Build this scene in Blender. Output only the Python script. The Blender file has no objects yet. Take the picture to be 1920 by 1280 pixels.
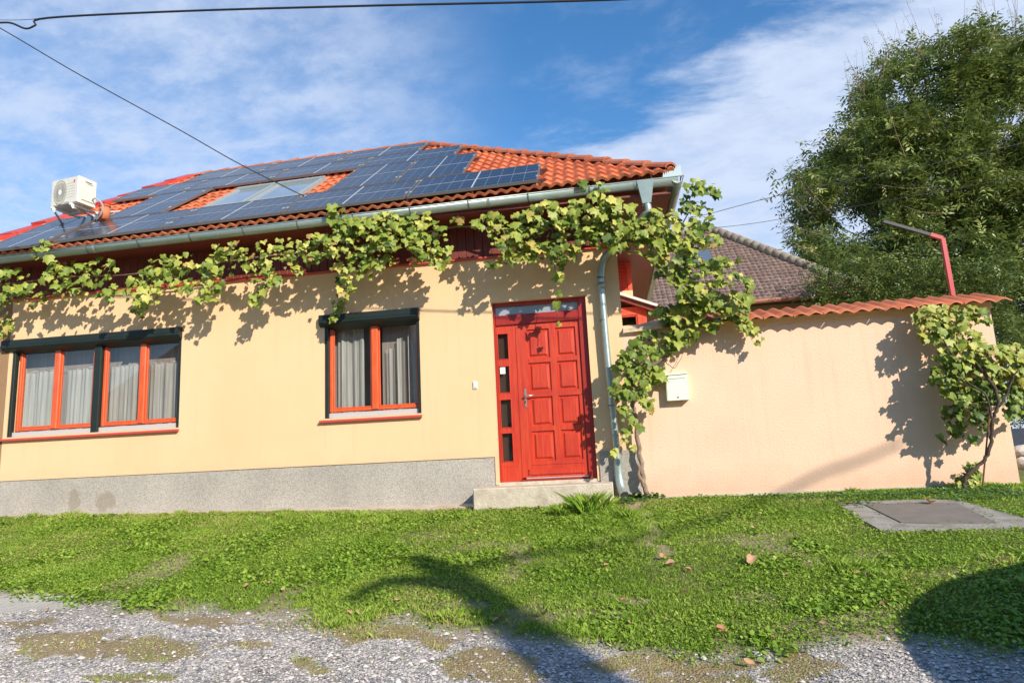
import bpy, bmesh, math, random
import numpy as np
from mathutils import Vector, Matrix
random.seed(7); rng = np.random.default_rng(7)
R = math.radians
S = bpy.context.scene
COL = S.collection
# ------------------------------------------------------------------ camera
CAM = np.array([1.482, -8.961, .334]); F = 1254.5; PITCH, YAW, ROLL = R(9.73), R(7.75), R(2.81)
fw = np.array([-math.sin(YAW), math.cos(YAW), 0]); rt = np.array([math.cos(YAW), math.sin(YAW), 0]); uz = np.array([0, 0, 1.])
FW = fw*math.cos(PITCH)+uz*math.sin(PITCH); U2 = -fw*math.sin(PITCH)+uz*math.cos(PITCH)
RT = rt*math.cos(ROLL)-U2*math.sin(ROLL); UP = U2*math.cos(ROLL)+rt*math.sin(ROLL)
cd = bpy.data.cameras.new('camera'); cam = bpy.data.objects.new('camera', cd); COL.objects.link(cam)
cd.sensor_width = 36; cd.sensor_fit = 'HORIZONTAL'; cd.lens = F/1920*36; cd.clip_start = .05; cd.clip_end = 3000
m = Matrix((tuple(RT), tuple(UP), tuple(-FW))).transposed().to_4x4(); m.translation = Vector(CAM)
cam.matrix_world = m
S.camera = cam
def ray(x, y):
    d = FW+RT*(x-960)/F-UP*(y-640)/F
    return d/np.linalg.norm(d)
def A(x, y, Y=0.):                      # point of the photograph on the upright plane y=Y
    d = ray(x, y); return CAM+d*((Y-CAM[1])/d[1])
def proj(P):
    v = np.asarray(P)-CAM; d = v@FW
    return 960+F*(v@RT)/d, 640-F*(v@UP)/d
# ------------------------------------------------------------------ light
SA, SB = .90, .75                       # shadow run left / down per metre of depth
sv = Vector((SA, -1, SB)).normalized()
elev = math.asin(sv.z); az = math.atan2(sv.x, sv.y)
sd = bpy.data.lights.new('sun', 'SUN'); sun = bpy.data.objects.new('sun', sd); COL.objects.link(sun)
sd.energy = 4.9; sd.angle = R(.5); sd.color = (1, .93, .82)
sun.rotation_euler = sv.to_track_quat('Z', 'Y').to_euler(); sun.location = (6, -12, 9)
W = bpy.data.worlds.new('World'); S.world = W; W.use_nodes = True
nt = W.node_tree; nt.nodes.clear(); N = nt.nodes.new; L = nt.links.new
out = N('ShaderNodeOutputWorld'); sky = N('ShaderNodeTexSky'); sky.sky_type = 'NISHITA'; sky.sun_disc = False
sky.sun_elevation = elev; sky.sun_rotation = az; sky.air_density = 1.0; sky.dust_density = .2; sky.ozone_density = 2.6
bg = N('ShaderNodeBackground'); bg.inputs[1].default_value = .168
gm = N('ShaderNodeHueSaturation'); gm.inputs['Saturation'].default_value = 1.25
L(sky.outputs[0], gm.inputs['Color']); L(gm.outputs[0], bg.inputs[0])
cb = N('ShaderNodeBackground'); cb.inputs[0].default_value = (.66, .76, .96, 1); cb.inputs[1].default_value = .86
mx = N('ShaderNodeMixShader'); L(bg.outputs[0], mx.inputs[1]); L(cb.outputs[0], mx.inputs[2]); L(mx.outputs[0], out.inputs[0])
tc = N('ShaderNodeTexCoord'); nrm = N('ShaderNodeVectorMath'); nrm.operation = 'NORMALIZE'; L(tc.outputs['Generated'], nrm.inputs[0])
def mth(op, a, b=None, c=None, clamp=False, nodes=None):
    t = (nodes or nt); n = t.nodes.new('ShaderNodeMath'); n.operation = op; n.use_clamp = clamp
    for i, v in enumerate((a, b, c)):
        if v is None: continue
        if isinstance(v, (int, float)): n.inputs[i].default_value = v
        else: t.links.new(v, n.inputs[i])
    return n.outputs[0]
def wdot(vec):
    n = N('ShaderNodeVectorMath'); n.operation = 'DOT_PRODUCT'; L(nrm.outputs[0], n.inputs[0]); n.inputs[1].default_value = tuple(vec); return n.outputs['Value']
sp = N('ShaderNodeSeparateXYZ'); L(nrm.outputs[0], sp.inputs[0])
zc = mth('ADD', mth('MAXIMUM', sp.outputs[2], 0.), .22)
cx = mth('DIVIDE', sp.outputs[0], zc); cy = mth('DIVIDE', sp.outputs[1], zc)
cm = N('ShaderNodeCombineXYZ'); L(cx, cm.inputs[0]); L(cy, cm.inputs[1])
def wnoise(scale, detail, rough, rot=0, sc=(1, 1, 1), dist=0.):
    mp = N('ShaderNodeMapping'); mp.inputs['Rotation'].default_value = (0, 0, R(rot)); mp.inputs['Scale'].default_value = sc; L(cm.outputs[0], mp.inputs[0])
    n = N('ShaderNodeTexNoise'); n.inputs['Scale'].default_value = scale; n.inputs['Detail'].default_value = detail
    n.inputs['Roughness'].default_value = rough; n.inputs['Distortion'].default_value = dist; L(mp.outputs[0], n.inputs[0]); return n.outputs[0]
def wramp(v, a, b):
    n = N('ShaderNodeMapRange'); n.interpolation_type = 'SMOOTHSTEP'; L(v, n.inputs[0]); n.inputs[1].default_value = a; n.inputs[2].default_value = b; return n.outputs[0]
nb = np.cross(ray(1030, 285), ray(1430, 0)); nb /= np.linalg.norm(nb)
if nb@ray(1600, 300) < 0: nb = -nb
n1 = wnoise(3.0, 9, .62, 35, (1, 2.6, 1), .3); n2 = wnoise(5.5, 10, .66, 28, (1, 1.45, 1), .25); n4 = wnoise(11, 6, .6, 60, (1, 1.3, 1), .1); n3 = wnoise(1.3, 4, .5, 0)
bank = mth('ADD', wdot(nb), mth('MULTIPLY', mth('SUBTRACT', n1, .5), .34))
bank = wramp(bank, -.012, .10)
bank = mth('MULTIPLY', bank, mth('ADD', .70, mth('MULTIPLY', wramp(n2, .3, .6), .28)))
dl = ray(170, 260); wisp = wramp(wdot(dl), .84, .985)
wz = mth('MULTIPLY', wisp, mth('ADD', .34, mth('ADD', mth('MULTIPLY', wramp(n2, .36, .66), .42), mth('MULTIPLY', wramp(n4, .38, .62), .22))))
wz = mth('MULTIPLY', wz, .82)
w3 = mth('MULTIPLY', wramp(n2, .45, .8), mth('ADD', .06, mth('MULTIPLY', wramp(n3, .4, .6), .2)))
msk = mth('ADD', mth('MAXIMUM', mth('MAXIMUM', bank, wz), w3), .0, clamp=True)
L(msk, mx.inputs[0])
S.view_settings.view_transform = 'Standard'; S.view_settings.look = 'None'; S.view_settings.gamma = 1
S.view_settings.exposure = .28
# ------------------------------------------------------------------ materials
def nd(t, k, **kw):
    n = t.nodes.new(k)
    for a, v in kw.items(): setattr(n, a, v)
    return n
def M(name, c1, c2=None, scale=6., rough=.8, bump=0., bscale=60., metal=0., detail=6., spec=.5, dirt=None, dscale=1.5, stretch=(1, 1, 1), attr=None, lo=.35, hi=.65, coat=0., trans=0., bvor=False):
    m = bpy.data.materials.new(name); m.use_nodes = True; t = m.node_tree; p = t.nodes['Principled BSDF']
    p.inputs['Roughness'].default_value = rough; p.inputs['Metallic'].default_value = metal
    p.inputs['Specular IOR Level'].default_value = spec; p.inputs['Coat Weight'].default_value = coat
    tcn = nd(t, 'ShaderNodeTexCoord'); mp = nd(t, 'ShaderNodeMapping'); mp.inputs['Scale'].default_value = stretch
    t.links.new(tcn.outputs['Object'], mp.inputs[0])
    p.inputs['Base Color'].default_value = (*c1, 1); col = None
    if c2:
        n = nd(t, 'ShaderNodeTexNoise'); n.inputs['Scale'].default_value = scale; n.inputs['Detail'].default_value = detail; n.inputs['Roughness'].default_value = .6
        t.links.new(mp.outputs[0], n.inputs[0])
        r = nd(t, 'ShaderNodeMapRange'); r.inputs[1].default_value = lo; r.inputs[2].default_value = hi; t.links.new(n.outputs[0], r.inputs[0])
        mxn = nd(t, 'ShaderNodeMix', data_type='RGBA'); mxn.inputs[6].default_value = (*c1, 1); mxn.inputs[7].default_value = (*c2, 1)
        t.links.new(r.outputs[0], mxn.inputs[0]); col = mxn.outputs[2]
    if dirt:
        n = nd(t, 'ShaderNodeTexNoise'); n.inputs['Scale'].default_value = dscale; n.inputs['Detail'].default_value = 8; t.links.new(tcn.outputs['Object'], n.inputs[0])
        r = nd(t, 'ShaderNodeMapRange'); r.inputs[1].default_value = .5; r.inputs[2].default_value = .75; r.inputs[4].default_value = .7; t.links.new(n.outputs[0], r.inputs[0])
        mxn = nd(t, 'ShaderNodeMix', data_type='RGBA'); mxn.inputs[7].default_value = (*dirt, 1)
        if col: t.links.new(col, mxn.inputs[6])
        else: mxn.inputs[6].default_value = (*c1, 1)
        t.links.new(r.outputs[0], mxn.inputs[0]); col = mxn.outputs[2]
    if attr:                             # per-leaf / per-tile random value picks along a ramp
        a = nd(t, 'ShaderNodeAttribute', attribute_name='rnd'); cr = nd(t, 'ShaderNodeValToRGB'); e = cr.color_ramp.elements
        while len(e) < len(attr): e.new(.5)
        for i, (pos, c) in enumerate(attr): e[i].position = pos; e[i].color = (*c, 1)
        t.links.new(a.outputs['Fac'], cr.inputs[0])
        if col:
            mu = nd(t, 'ShaderNodeMix', data_type='RGBA', blend_type='MULTIPLY'); mu.inputs[0].default_value = 1; t.links.new(col, mu.inputs[6]); t.links.new(cr.outputs[0], mu.inputs[7]); col = mu.outputs[2]
        else: col = cr.outputs[0]
    if col: t.links.new(col, p.inputs['Base Color'])
    if bump:
        n = nd(t, 'ShaderNodeTexVoronoi' if bvor else 'ShaderNodeTexNoise'); n.inputs['Scale'].default_value = bscale
        if not bvor: n.inputs['Detail'].default_value = 5
        t.links.new(mp.outputs[0], n.inputs[0]); b = nd(t, 'ShaderNodeBump'); b.inputs['Strength'].default_value = bump; b.inputs['Distance'].default_value = .01
        t.links.new(n.outputs[0], b.inputs['Height']); t.links.new(b.outputs[0], p.inputs['Normal'])
    if trans:
        tl = nd(t, 'ShaderNodeBsdfTranslucent'); ms = nd(t, 'ShaderNodeMixShader'); ms.inputs[0].default_value = trans
        if col: t.links.new(col, tl.inputs[0])
        else: tl.inputs[0].default_value = (*c1, 1)
        t.links.new(p.outputs[0], ms.inputs[1]); t.links.new(tl.outputs[0], ms.inputs[2]); t.links.new(ms.outputs[0], t.nodes['Material Output'].inputs[0])
    return m
mt = {}
mt['plaster'] = M('plaster', (.81, .54, .30), (.83, .56, .32), 1.2, .95, .35, 160, dirt=(.79, .50, .27), dscale=.7, spec=.15)
mt['wallplaster'] = M('wall_plaster', (.82, .545, .375), (.84, .57, .40), 1.5, .95, .5, 45, dirt=(.82, .51, .345), dscale=1.1, spec=.15)
mt['moulding'] = M('moulding', (.78, .51, .27), (.82, .56, .32), 3, .95, .3, 90)
mt['mortar'] = M('mortar', (.72, .55, .36), (.55, .42, .28), 14, .95, .8, 30)
mt['concrete'] = M('concrete', (.50, .42, .31), (.62, .54, .41), 9, .95, .8, 55, dirt=(.34, .28, .20), dscale=6)
mt['slab'] = M('slab', (.24, .22, .18), (.36, .33, .28), 9, .95, 1., 40, dirt=(.13, .12, .06), dscale=5)
mt['lid'] = M('lid', (.17, .145, .12), (.21, .18, .15), 5, .9, .4, 60)
mt['tile'] = M('clay_tile', (.58, .14, .05), (.68, .21, .085), 9, .75, .25, 120, dirt=(.50, .16, .08), dscale=6, attr=[(0, (.72, .66, .62)), (.6, (1, 1, 1)), (1, (1, .95, .85))])
mt['tile2'] = M('coping_tile', (.56, .14, .055), (.68, .22, .09), 9, .75, .3, 120, dirt=(.30, .11, .07), dscale=9, attr=[(0, (.7, .65, .62)), (1, (1, 1, 1))])
mt['ridge'] = M('ridge_tile', (.46, .125, .055), (.56, .19, .09), 7, .75, .3, 90, dirt=(.40, .17, .09), dscale=7, attr=[(0, (.8, .75, .7)), (1, (1, 1, 1))])
mt['flash'] = M('red_flashing', (.55, .05, .03), (.62, .08, .05), 3, .35, metal=.2)
mt['zinc'] = M('zinc', (.34, .42, .38), (.42, .49, .45), 4, .38, .1, 20, metal=.55, stretch=(1, 1, 3))
mt['zincd'] = M('zinc_dark', (.16, .18, .17), rough=.5, metal=.4)
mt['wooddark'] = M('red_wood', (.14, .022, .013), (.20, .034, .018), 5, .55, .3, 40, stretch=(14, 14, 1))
mt['woodred'] = M('bright_red_wood', (.66, .07, .028), (.72, .10, .04), 6, .5, .2, 50, stretch=(8, 8, 1))
mt['door'] = M('door_red', (.46, .018, .008), (.62, .065, .018), 4, .42, .25, 60, stretch=(12, 12, .6), coat=.12, lo=.3, hi=.7, dirt=(.40, .022, .012), dscale=2.2)
mt['doordark'] = M('door_frame_red', (.30, .014, .009), (.37, .024, .012), 5, .42, .12, 60, stretch=(9, 9, .7), coat=.12)
mt['sash'] = M('window_red', (.62, .085, .020), (.70, .12, .03), 4, .4, .08, 60, stretch=(6, 6, 1), coat=.2)
mt['sill'] = M('sill_red', (.58, .07, .05), rough=.4)
mt['shutter'] = M('dark_green_metal', (.016, .024, .022), (.020, .030, .027), 4, .45, spec=.3)
mt['aluwhite'] = M('white_metal', (.72, .68, .66), rough=.4)
mt['rail'] = M('grey_white_rail', (.50, .46, .44), rough=.5)
mt['white'] = M('white_plastic', (.80, .80, .74), rough=.4)
mt['ac'] = M('ac_shell', (.66, .62, .51), (.70, .66, .56), 4, .45)
mt['acd'] = M('ac_grille', (.40, .38, .33), rough=.5)
mt['mail'] = M('mailbox_paint', (.74, .76, .62), (.77, .79, .66), 5, .45, dirt=(.68, .68, .54), dscale=5)
mt['mark'] = M('dark_mark', (.05, .05, .05), rough=.6)
mt['badge'] = M('red_badge', (.55, .06, .12), rough=.5)
mt['steel'] = M('brushed_steel', (.62, .57, .48), rough=.3, metal=.8)
mt['silver'] = M('silver', (.75, .75, .72), rough=.25, metal=.6)
mt['paper'] = M('paper', (.85, .83, .76), rough=.9)
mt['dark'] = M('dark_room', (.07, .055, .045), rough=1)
mt['brown'] = M('brown_alu', (.16, .055, .035), rough=.5)
mt['trunk'] = M('vine_bark', (.20, .13, .085), (.38, .28, .20), 14, .95, .9, 40, stretch=(6, 6, 1))
mt['bark'] = M('tree_bark', (.07, .045, .03), (.13, .09, .06), 12, .95, .9, 30, stretch=(5, 5, 1))
mt['twig'] = M('twig', (.16, .10, .065), (.24, .165, .11), 12, .9)
mt['vleaf'] = M('vine_leaf', (1, 1, 1), (.72, .80, .70), 26, .48, .3, 60, spec=.4, trans=.22,
    attr=[(0, (.075, .13, .020)), (.32, (.17, .24, .03)), (.56, (.34, .39, .06)), (.76, (.56, .53, .11)), (.92, (.72, .58, .14)), (1, (.40, .20, .08))])
mt['tleaf'] = M('tree_leaf', (1, 1, 1), (.8, .85, .8), 6, .42, spec=.5, trans=.28,
    attr=[(0, (.065, .095, .025)), (.45, (.19, .25, .06)), (.8, (.40, .45, .13)), (1, (.60, .52, .18))])
mt['grass'] = M('grass_blades', (1, 1, 1), (.75, .85, .7), 1.2, .55, trans=.25, spec=.3,
    attr=[(0, (.10, .19, .018)), (.4, (.25, .38, .035)), (.75, (.44, .56, .09)), (.92, (.58, .55, .18)), (1, (.58, .39, .22))])
mt['ivy'] = M('ivy', (1, 1, 1), (.8, .9, .8), 8, .5, trans=.2, attr=[(0, (.03, .07, .012)), (.7, (.08, .16, .025)), (1, (.18, .26, .05))])
mt['dryweed'] = M('dry_weed', (1, 1, 1), (.8, .8, .8), 8, .8, trans=.15, attr=[(0, (.22, .13, .06)), (.6, (.40, .26, .13)), (1, (.30, .32, .08))])
mt['dry'] = M('dry_leaf', (.48, .22, .10), (.62, .36, .20), 20, .8, trans=.15)
mt['dry2'] = M('dry_leaf_pale', (.56, .34, .21), (.46, .25, .14), 20, .8, trans=.15)
mt['yellow'] = M('yellow_petals', (.85, .55, .02), rough=.6)
mt['ygl'] = M('yellow_leaf', (.62, .50, .03), (.5, .5, .06), 12, rough=.6, trans=.2)
mt['asphalt'] = M('asphalt', (.045, .055, .07), (.06, .07, .085), 3, .9, .3, 80)
mt['stonepale'] = M('pale_stone', (.45, .40, .36), (.55, .50, .45), 6, .9, .5, 20)
mt['postred'] = M('post_red', (.50, .05, .05), rough=.45); mt['postblack'] = M('arm_black', (.02, .02, .022), rough=.4)
mt['cable'] = M('cable_black', (.015, .016, .02), rough=.6)
mt['copper'] = M('copper_gutter', (.42, .17, .10), rough=.45, metal=.3)
mt['bgwall'] = M('neighbour_wall', (.36, .25, .14), (.42, .30, .18), 2, .95)
mt['gravel'] = M('gravel_stones', (1, 1, 1), (.85, .84, .84), 60, .85, attr=[(0, (.15, .15, .155)), (.3, (.30, .29, .28)), (.55, (.62, .55, .48)), (1, (.90, .79, .69))])
# plinth: speckled stone plaster
def weather(name, zb, zt, c, f=.5):      # splashed dirt along the foot of a rendered wall, a stain with a ragged upper rim
    m = mt[name]; t = m.node_tree; p = t.nodes['Principled BSDF']; old = p.inputs['Base Color'].links[0].from_socket
    tcn = nd(t, 'ShaderNodeTexCoord'); sx = nd(t, 'ShaderNodeSeparateXYZ'); t.links.new(tcn.outputs['Object'], sx.inputs[0])
    n = nd(t, 'ShaderNodeTexNoise'); n.inputs['Scale'].default_value = 4.5; n.inputs['Detail'].default_value = 8; t.links.new(tcn.outputs['Object'], n.inputs[0])
    v = mth('ADD', sx.outputs[2], mth('MULTIPLY', mth('SUBTRACT', n.outputs[0], .5, nodes=t), .5, nodes=t), nodes=t)
    rr = nd(t, 'ShaderNodeMapRange'); rr.inputs[1].default_value = zb; rr.inputs[2].default_value = zt; rr.inputs[3].default_value = f; rr.inputs[4].default_value = 0.; t.links.new(v, rr.inputs[0])
    mp = nd(t, 'ShaderNodeMapping'); mp.inputs['Scale'].default_value = (7, 7, .35); t.links.new(tcn.outputs['Object'], mp.inputs[0]); n2_ = nd(t, 'ShaderNodeTexNoise'); n2_.inputs['Scale'].default_value = 1.6; n2_.inputs['Detail'].default_value = 5; t.links.new(mp.outputs[0], n2_.inputs[0])
    r3 = nd(t, 'ShaderNodeMapRange'); r3.inputs[1].default_value = .52; r3.inputs[2].default_value = .78; r3.inputs[3].default_value = 0; r3.inputs[4].default_value = .30; t.links.new(n2_.outputs[0], r3.inputs[0])
    k = mth('MAXIMUM', rr.outputs[0], r3.outputs[0], clamp=True, nodes=t)
    mxn = nd(t, 'ShaderNodeMix', data_type='RGBA'); t.links.new(k, mxn.inputs[0]); t.links.new(old, mxn.inputs[6]); mxn.inputs[7].default_value = (*c, 1); t.links.new(mxn.outputs[2], p.inputs['Base Color'])
weather('plaster', .30, .50, (.66, .44, .27), .35); weather('wallplaster', -.30, .12, (.60, .40, .27), .6)
def plinth_mat():
    m = bpy.data.materials.new('stone_plaster'); m.use_nodes = True; t = m.node_tree; p = t.nodes['Principled BSDF']; p.inputs['Roughness'].default_value = .9
    tcn = nd(t, 'ShaderNodeTexCoord'); v = nd(t, 'ShaderNodeTexNoise'); v.inputs['Scale'].default_value = 120; v.inputs['Detail'].default_value = 3
    t.links.new(tcn.outputs['Object'], v.inputs[0]); cr = nd(t, 'ShaderNodeValToRGB'); e = cr.color_ramp.elements
    for i, (pos, c) in enumerate([(.34, (.24, .22, .19)), (.5, (.415, .375, .32)), (.66, (.58, .52, .44))]):
        if i > 1: e.new(pos)
        e[i].position = pos; e[i].color = (*c, 1)
    t.links.new(v.outputs[0], cr.inputs[0])
    n = nd(t, 'ShaderNodeTexNoise'); n.inputs['Scale'].default_value = 1.1; n.inputs['Detail'].default_value = 5; t.links.new(tcn.outputs['Object'], n.inputs[0])
    r = nd(t, 'ShaderNodeMapRange'); r.inputs[1].default_value = .35; r.inputs[2].default_value = .7; r.inputs[3].default_value = 1.05; r.inputs[4].default_value = .82; t.links.new(n.outputs[0], r.inputs[0])
    mu = nd(t, 'ShaderNodeVectorMath', operation='SCALE'); t.links.new(cr.outputs[0], mu.inputs[0]); t.links.new(r.outputs[0], mu.inputs['Scale'])
    # two damp stains near the foot of the plinth
    last = mu.outputs[0]
    sx = nd(t, 'ShaderNodeSeparateXYZ'); t.links.new(tcn.outputs['Object'], sx.inputs[0])
    n5 = nd(t, 'ShaderNodeTexNoise'); n5.inputs['Scale'].default_value = 9; t.links.new(tcn.outputs['Object'], n5.inputs[0])
    for (X, Z, w) in ((-5.78, -.02, .16), (-6.28, .0, .11)):
        a = mth('DIVIDE', mth('SUBTRACT', sx.outputs[0], X, nodes=t), w, nodes=t); b = mth('DIVIDE', mth('SUBTRACT', sx.outputs[2], Z, nodes=t), .16, nodes=t)
        d = mth('ADD', mth('ADD', mth('MULTIPLY', a, a, nodes=t), mth('MULTIPLY', b, b, nodes=t), nodes=t), mth('MULTIPLY', mth('SUBTRACT', n5.outputs[0], .5, nodes=t), 2.2, nodes=t), nodes=t)
        r2 = nd(t, 'ShaderNodeMapRange'); r2.inputs[1].default_value = 1.1; r2.inputs[2].default_value = .6; r2.inputs[4].default_value = .5; t.links.new(d, r2.inputs[0])
        mxn = nd(t, 'ShaderNodeMix', data_type='RGBA'); t.links.new(r2.outputs[0], mxn.inputs[0]); t.links.new(last, mxn.inputs[6]); mxn.inputs[7].default_value = (.23, .18, .11, 1); last = mxn.outputs[2]
    t.links.new(last, p.inputs['Base Color'])
    b = nd(t, 'ShaderNodeBump'); b.inputs['Strength'].default_value = .5; b.inputs['Distance'].default_value = .006; t.links.new(v.outputs[0], b.inputs['Height']); t.links.new(b.outputs[0], p.inputs['Normal'])
    return m
mt['plinth'] = plinth_mat()
def glass_mat(name, tint, refl=1.0, base=.06):
    m = bpy.data.materials.new(name); m.use_nodes = True; t = m.node_tree; t.nodes.clear()
    o = nd(t, 'ShaderNodeOutputMaterial'); mixs = nd(t, 'ShaderNodeMixShader'); tr = nd(t, 'ShaderNodeBsdfTransparent'); gl = nd(t, 'ShaderNodeBsdfGlossy')
    tr.inputs[0].default_value = (*tint, 1); gl.inputs['Roughness'].default_value = .02
    fr = nd(t, 'ShaderNodeLayerWeight'); fr.inputs[0].default_value = .5
    f = mth('ADD', mth('MULTIPLY', mth('POWER', fr.outputs['Facing'], 3., nodes=t), refl, nodes=t), base, clamp=True, nodes=t)
    t.links.new(f, mixs.inputs[0]); t.links.new(tr.outputs[0], mixs.inputs[1]); t.links.new(gl.outputs[0], mixs.inputs[2]); t.links.new(mixs.outputs[0], o.inputs[0]); return m
mt['glass'] = glass_mat('window_glass', (.93, .94, .93), .5, .10)
mt['glassdark'] = glass_mat('door_glass', (.45, .40, .36), .5, .14)
mt['transom'] = M('transom_glass', (.30, .34, .36), (.34, .38, .40), 3, .12, spec=.8)
def curtain_mat():
    m = bpy.data.materials.new('net_curtain'); m.use_nodes = True; t = m.node_tree; t.nodes.clear()
    o = nd(t, 'ShaderNodeOutputMaterial'); df = nd(t, 'ShaderNodeBsdfDiffuse'); tr = nd(t, 'ShaderNodeBsdfTransparent'); ms = nd(t, 'ShaderNodeMixShader'); df.inputs[0].default_value = (.50, .49, .45, 1)
    tcn = nd(t, 'ShaderNodeTexCoord'); mp = nd(t, 'ShaderNodeMapping'); mp.inputs['Scale'].default_value = (9, 9, .5); t.links.new(tcn.outputs['Object'], mp.inputs[0])
    n = nd(t, 'ShaderNodeTexNoise'); n.inputs['Scale'].default_value = 2; t.links.new(mp.outputs[0], n.inputs[0])
    r = nd(t, 'ShaderNodeMapRange'); r.inputs[1].default_value = .35; r.inputs[2].default_value = .65; r.inputs[3].default_value = .50; r.inputs[4].default_value = .85; t.links.new(n.outputs[0], r.inputs[0])
    t.links.new(r.outputs[0], ms.inputs[0]); t.links.new(tr.outputs[0], ms.inputs[1]); t.links.new(df.outputs[0], ms.inputs[2]); t.links.new(ms.outputs[0], o.inputs[0]); return m
mt['curtain'] = curtain_mat()
def pv_mat():
    m = bpy.data.materials.new('solar_cells'); m.use_nodes = True; t = m.node_tree; p = t.nodes['Principled BSDF']
    p.inputs['Roughness'].default_value = .22; p.inputs['Specular IOR Level'].default_value = .45; p.inputs['Coat Weight'].default_value = .12; p.inputs['Coat Roughness'].default_value = .08
    u = nd(t, 'ShaderNodeUVMap', uv_map='UVMap'); sx = nd(t, 'ShaderNodeSeparateXYZ'); t.links.new(u.outputs[0], sx.inputs[0])
    def lines(c, per, w):                # distance to the nearest cell border
        f = mth('FRACT', mth('DIVIDE', c, per, nodes=t), nodes=t); d = mth('MINIMUM', f, mth('SUBTRACT', 1., f, nodes=t), nodes=t); return mth('LESS_THAN', d, w/per, nodes=t)
    g1 = mth('MAXIMUM', lines(sx.outputs[0], .1725, .0022), lines(sx.outputs[1], .172, .0022), nodes=t)
    g2 = mth('MULTIPLY', lines(sx.outputs[1], .0287, .0007), .35, nodes=t)
    g = mth('MAXIMUM', g1, g2, nodes=t)
    mxn = nd(t, 'ShaderNodeMix', data_type='RGBA'); mxn.inputs[6].default_value = (.018, .023, .034, 1); mxn.inputs[7].default_value = (.26, .29, .34, 1); t.links.new(g, mxn.inputs[0]); t.links.new(mxn.outputs[2], p.inputs['Base Color']); return m
mt['pv'] = pv_mat(); mt['pvframe'] = M('panel_frame', (.24, .22, .21), rough=.4, metal=.5); mt['pvline'] = M('panel_midline', (.48, .50, .52), rough=.4)
# ------------------------------------------------------------------ object helpers
def mesh(name, V, Fc, mat, parent=None, uv=None, rnd=None, smooth=False):
    me = bpy.data.meshes.new(name); me.from_pydata([tuple(map(float, v)) for v in V], [], Fc); me.update()
    o = bpy.data.objects.new(name, me); COL.objects.link(o); me.materials.append(mt[mat] if isinstance(mat, str) else mat)
    if parent is not None: o.parent = parent; o.matrix_parent_inverse = parent.matrix_basis.inverted()
    if rnd is not None:
        a = me.attributes.new('rnd', 'FLOAT', 'FACE'); a.data.foreach_set('value', np.asarray(rnd, dtype=np.float32))
    if smooth: me.polygons.foreach_set('use_smooth', [True]*len(me.polygons))
    return o
def fast(name, V, nper, mat, rnd, parent=None, smooth=False, quads=None):
    """big meshes straight from arrays: V (n,3); faces are given as an int array (m,k)"""
    me = bpy.data.meshes.new(name); V = np.asarray(V, np.float32); Fa = np.asarray(nper, np.int32); k = Fa.shape[1]; mF = Fa.shape[0]
    me.vertices.add(len(V)); me.vertices.foreach_set('co', V.ravel()); me.loops.add(mF*k); me.loops.foreach_set('vertex_index', Fa.ravel())
    me.polygons.add(mF); me.polygons.foreach_set('loop_start', np.arange(mF, dtype=np.int32)*k); me.polygons.foreach_set('loop_total', np.full(mF, k, np.int32))
    if smooth: me.polygons.foreach_set('use_smooth', np.ones(mF, bool))
    me.update(calc_edges=True); me.validate()
    if rnd is not None:
        a = me.attributes.new('rnd', 'FLOAT', 'FACE'); a.data.foreach_set('value', np.asarray(rnd, np.float32))
    o = bpy.data.objects.new(name, me); COL.objects.link(o); me.materials.append(mt[mat])
    if parent is not None: o.parent = parent; o.matrix_parent_inverse = parent.matrix_basis.inverted()
    return o
def tag(o, label, cat, group=None, kind=None):
    o['label'] = label; o['category'] = cat
    if group: o['group'] = group
    if kind: o['kind'] = kind
    return o
def structure(o): o['kind'] = 'structure'; return o
def thing(name, label, cat, loc=(0, 0, 0), group=None):
    o = bpy.data.objects.new(name, None); o.empty_display_size = .1; COL.objects.link(o); o.location = loc
    return tag(o, label, cat, group)
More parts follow.
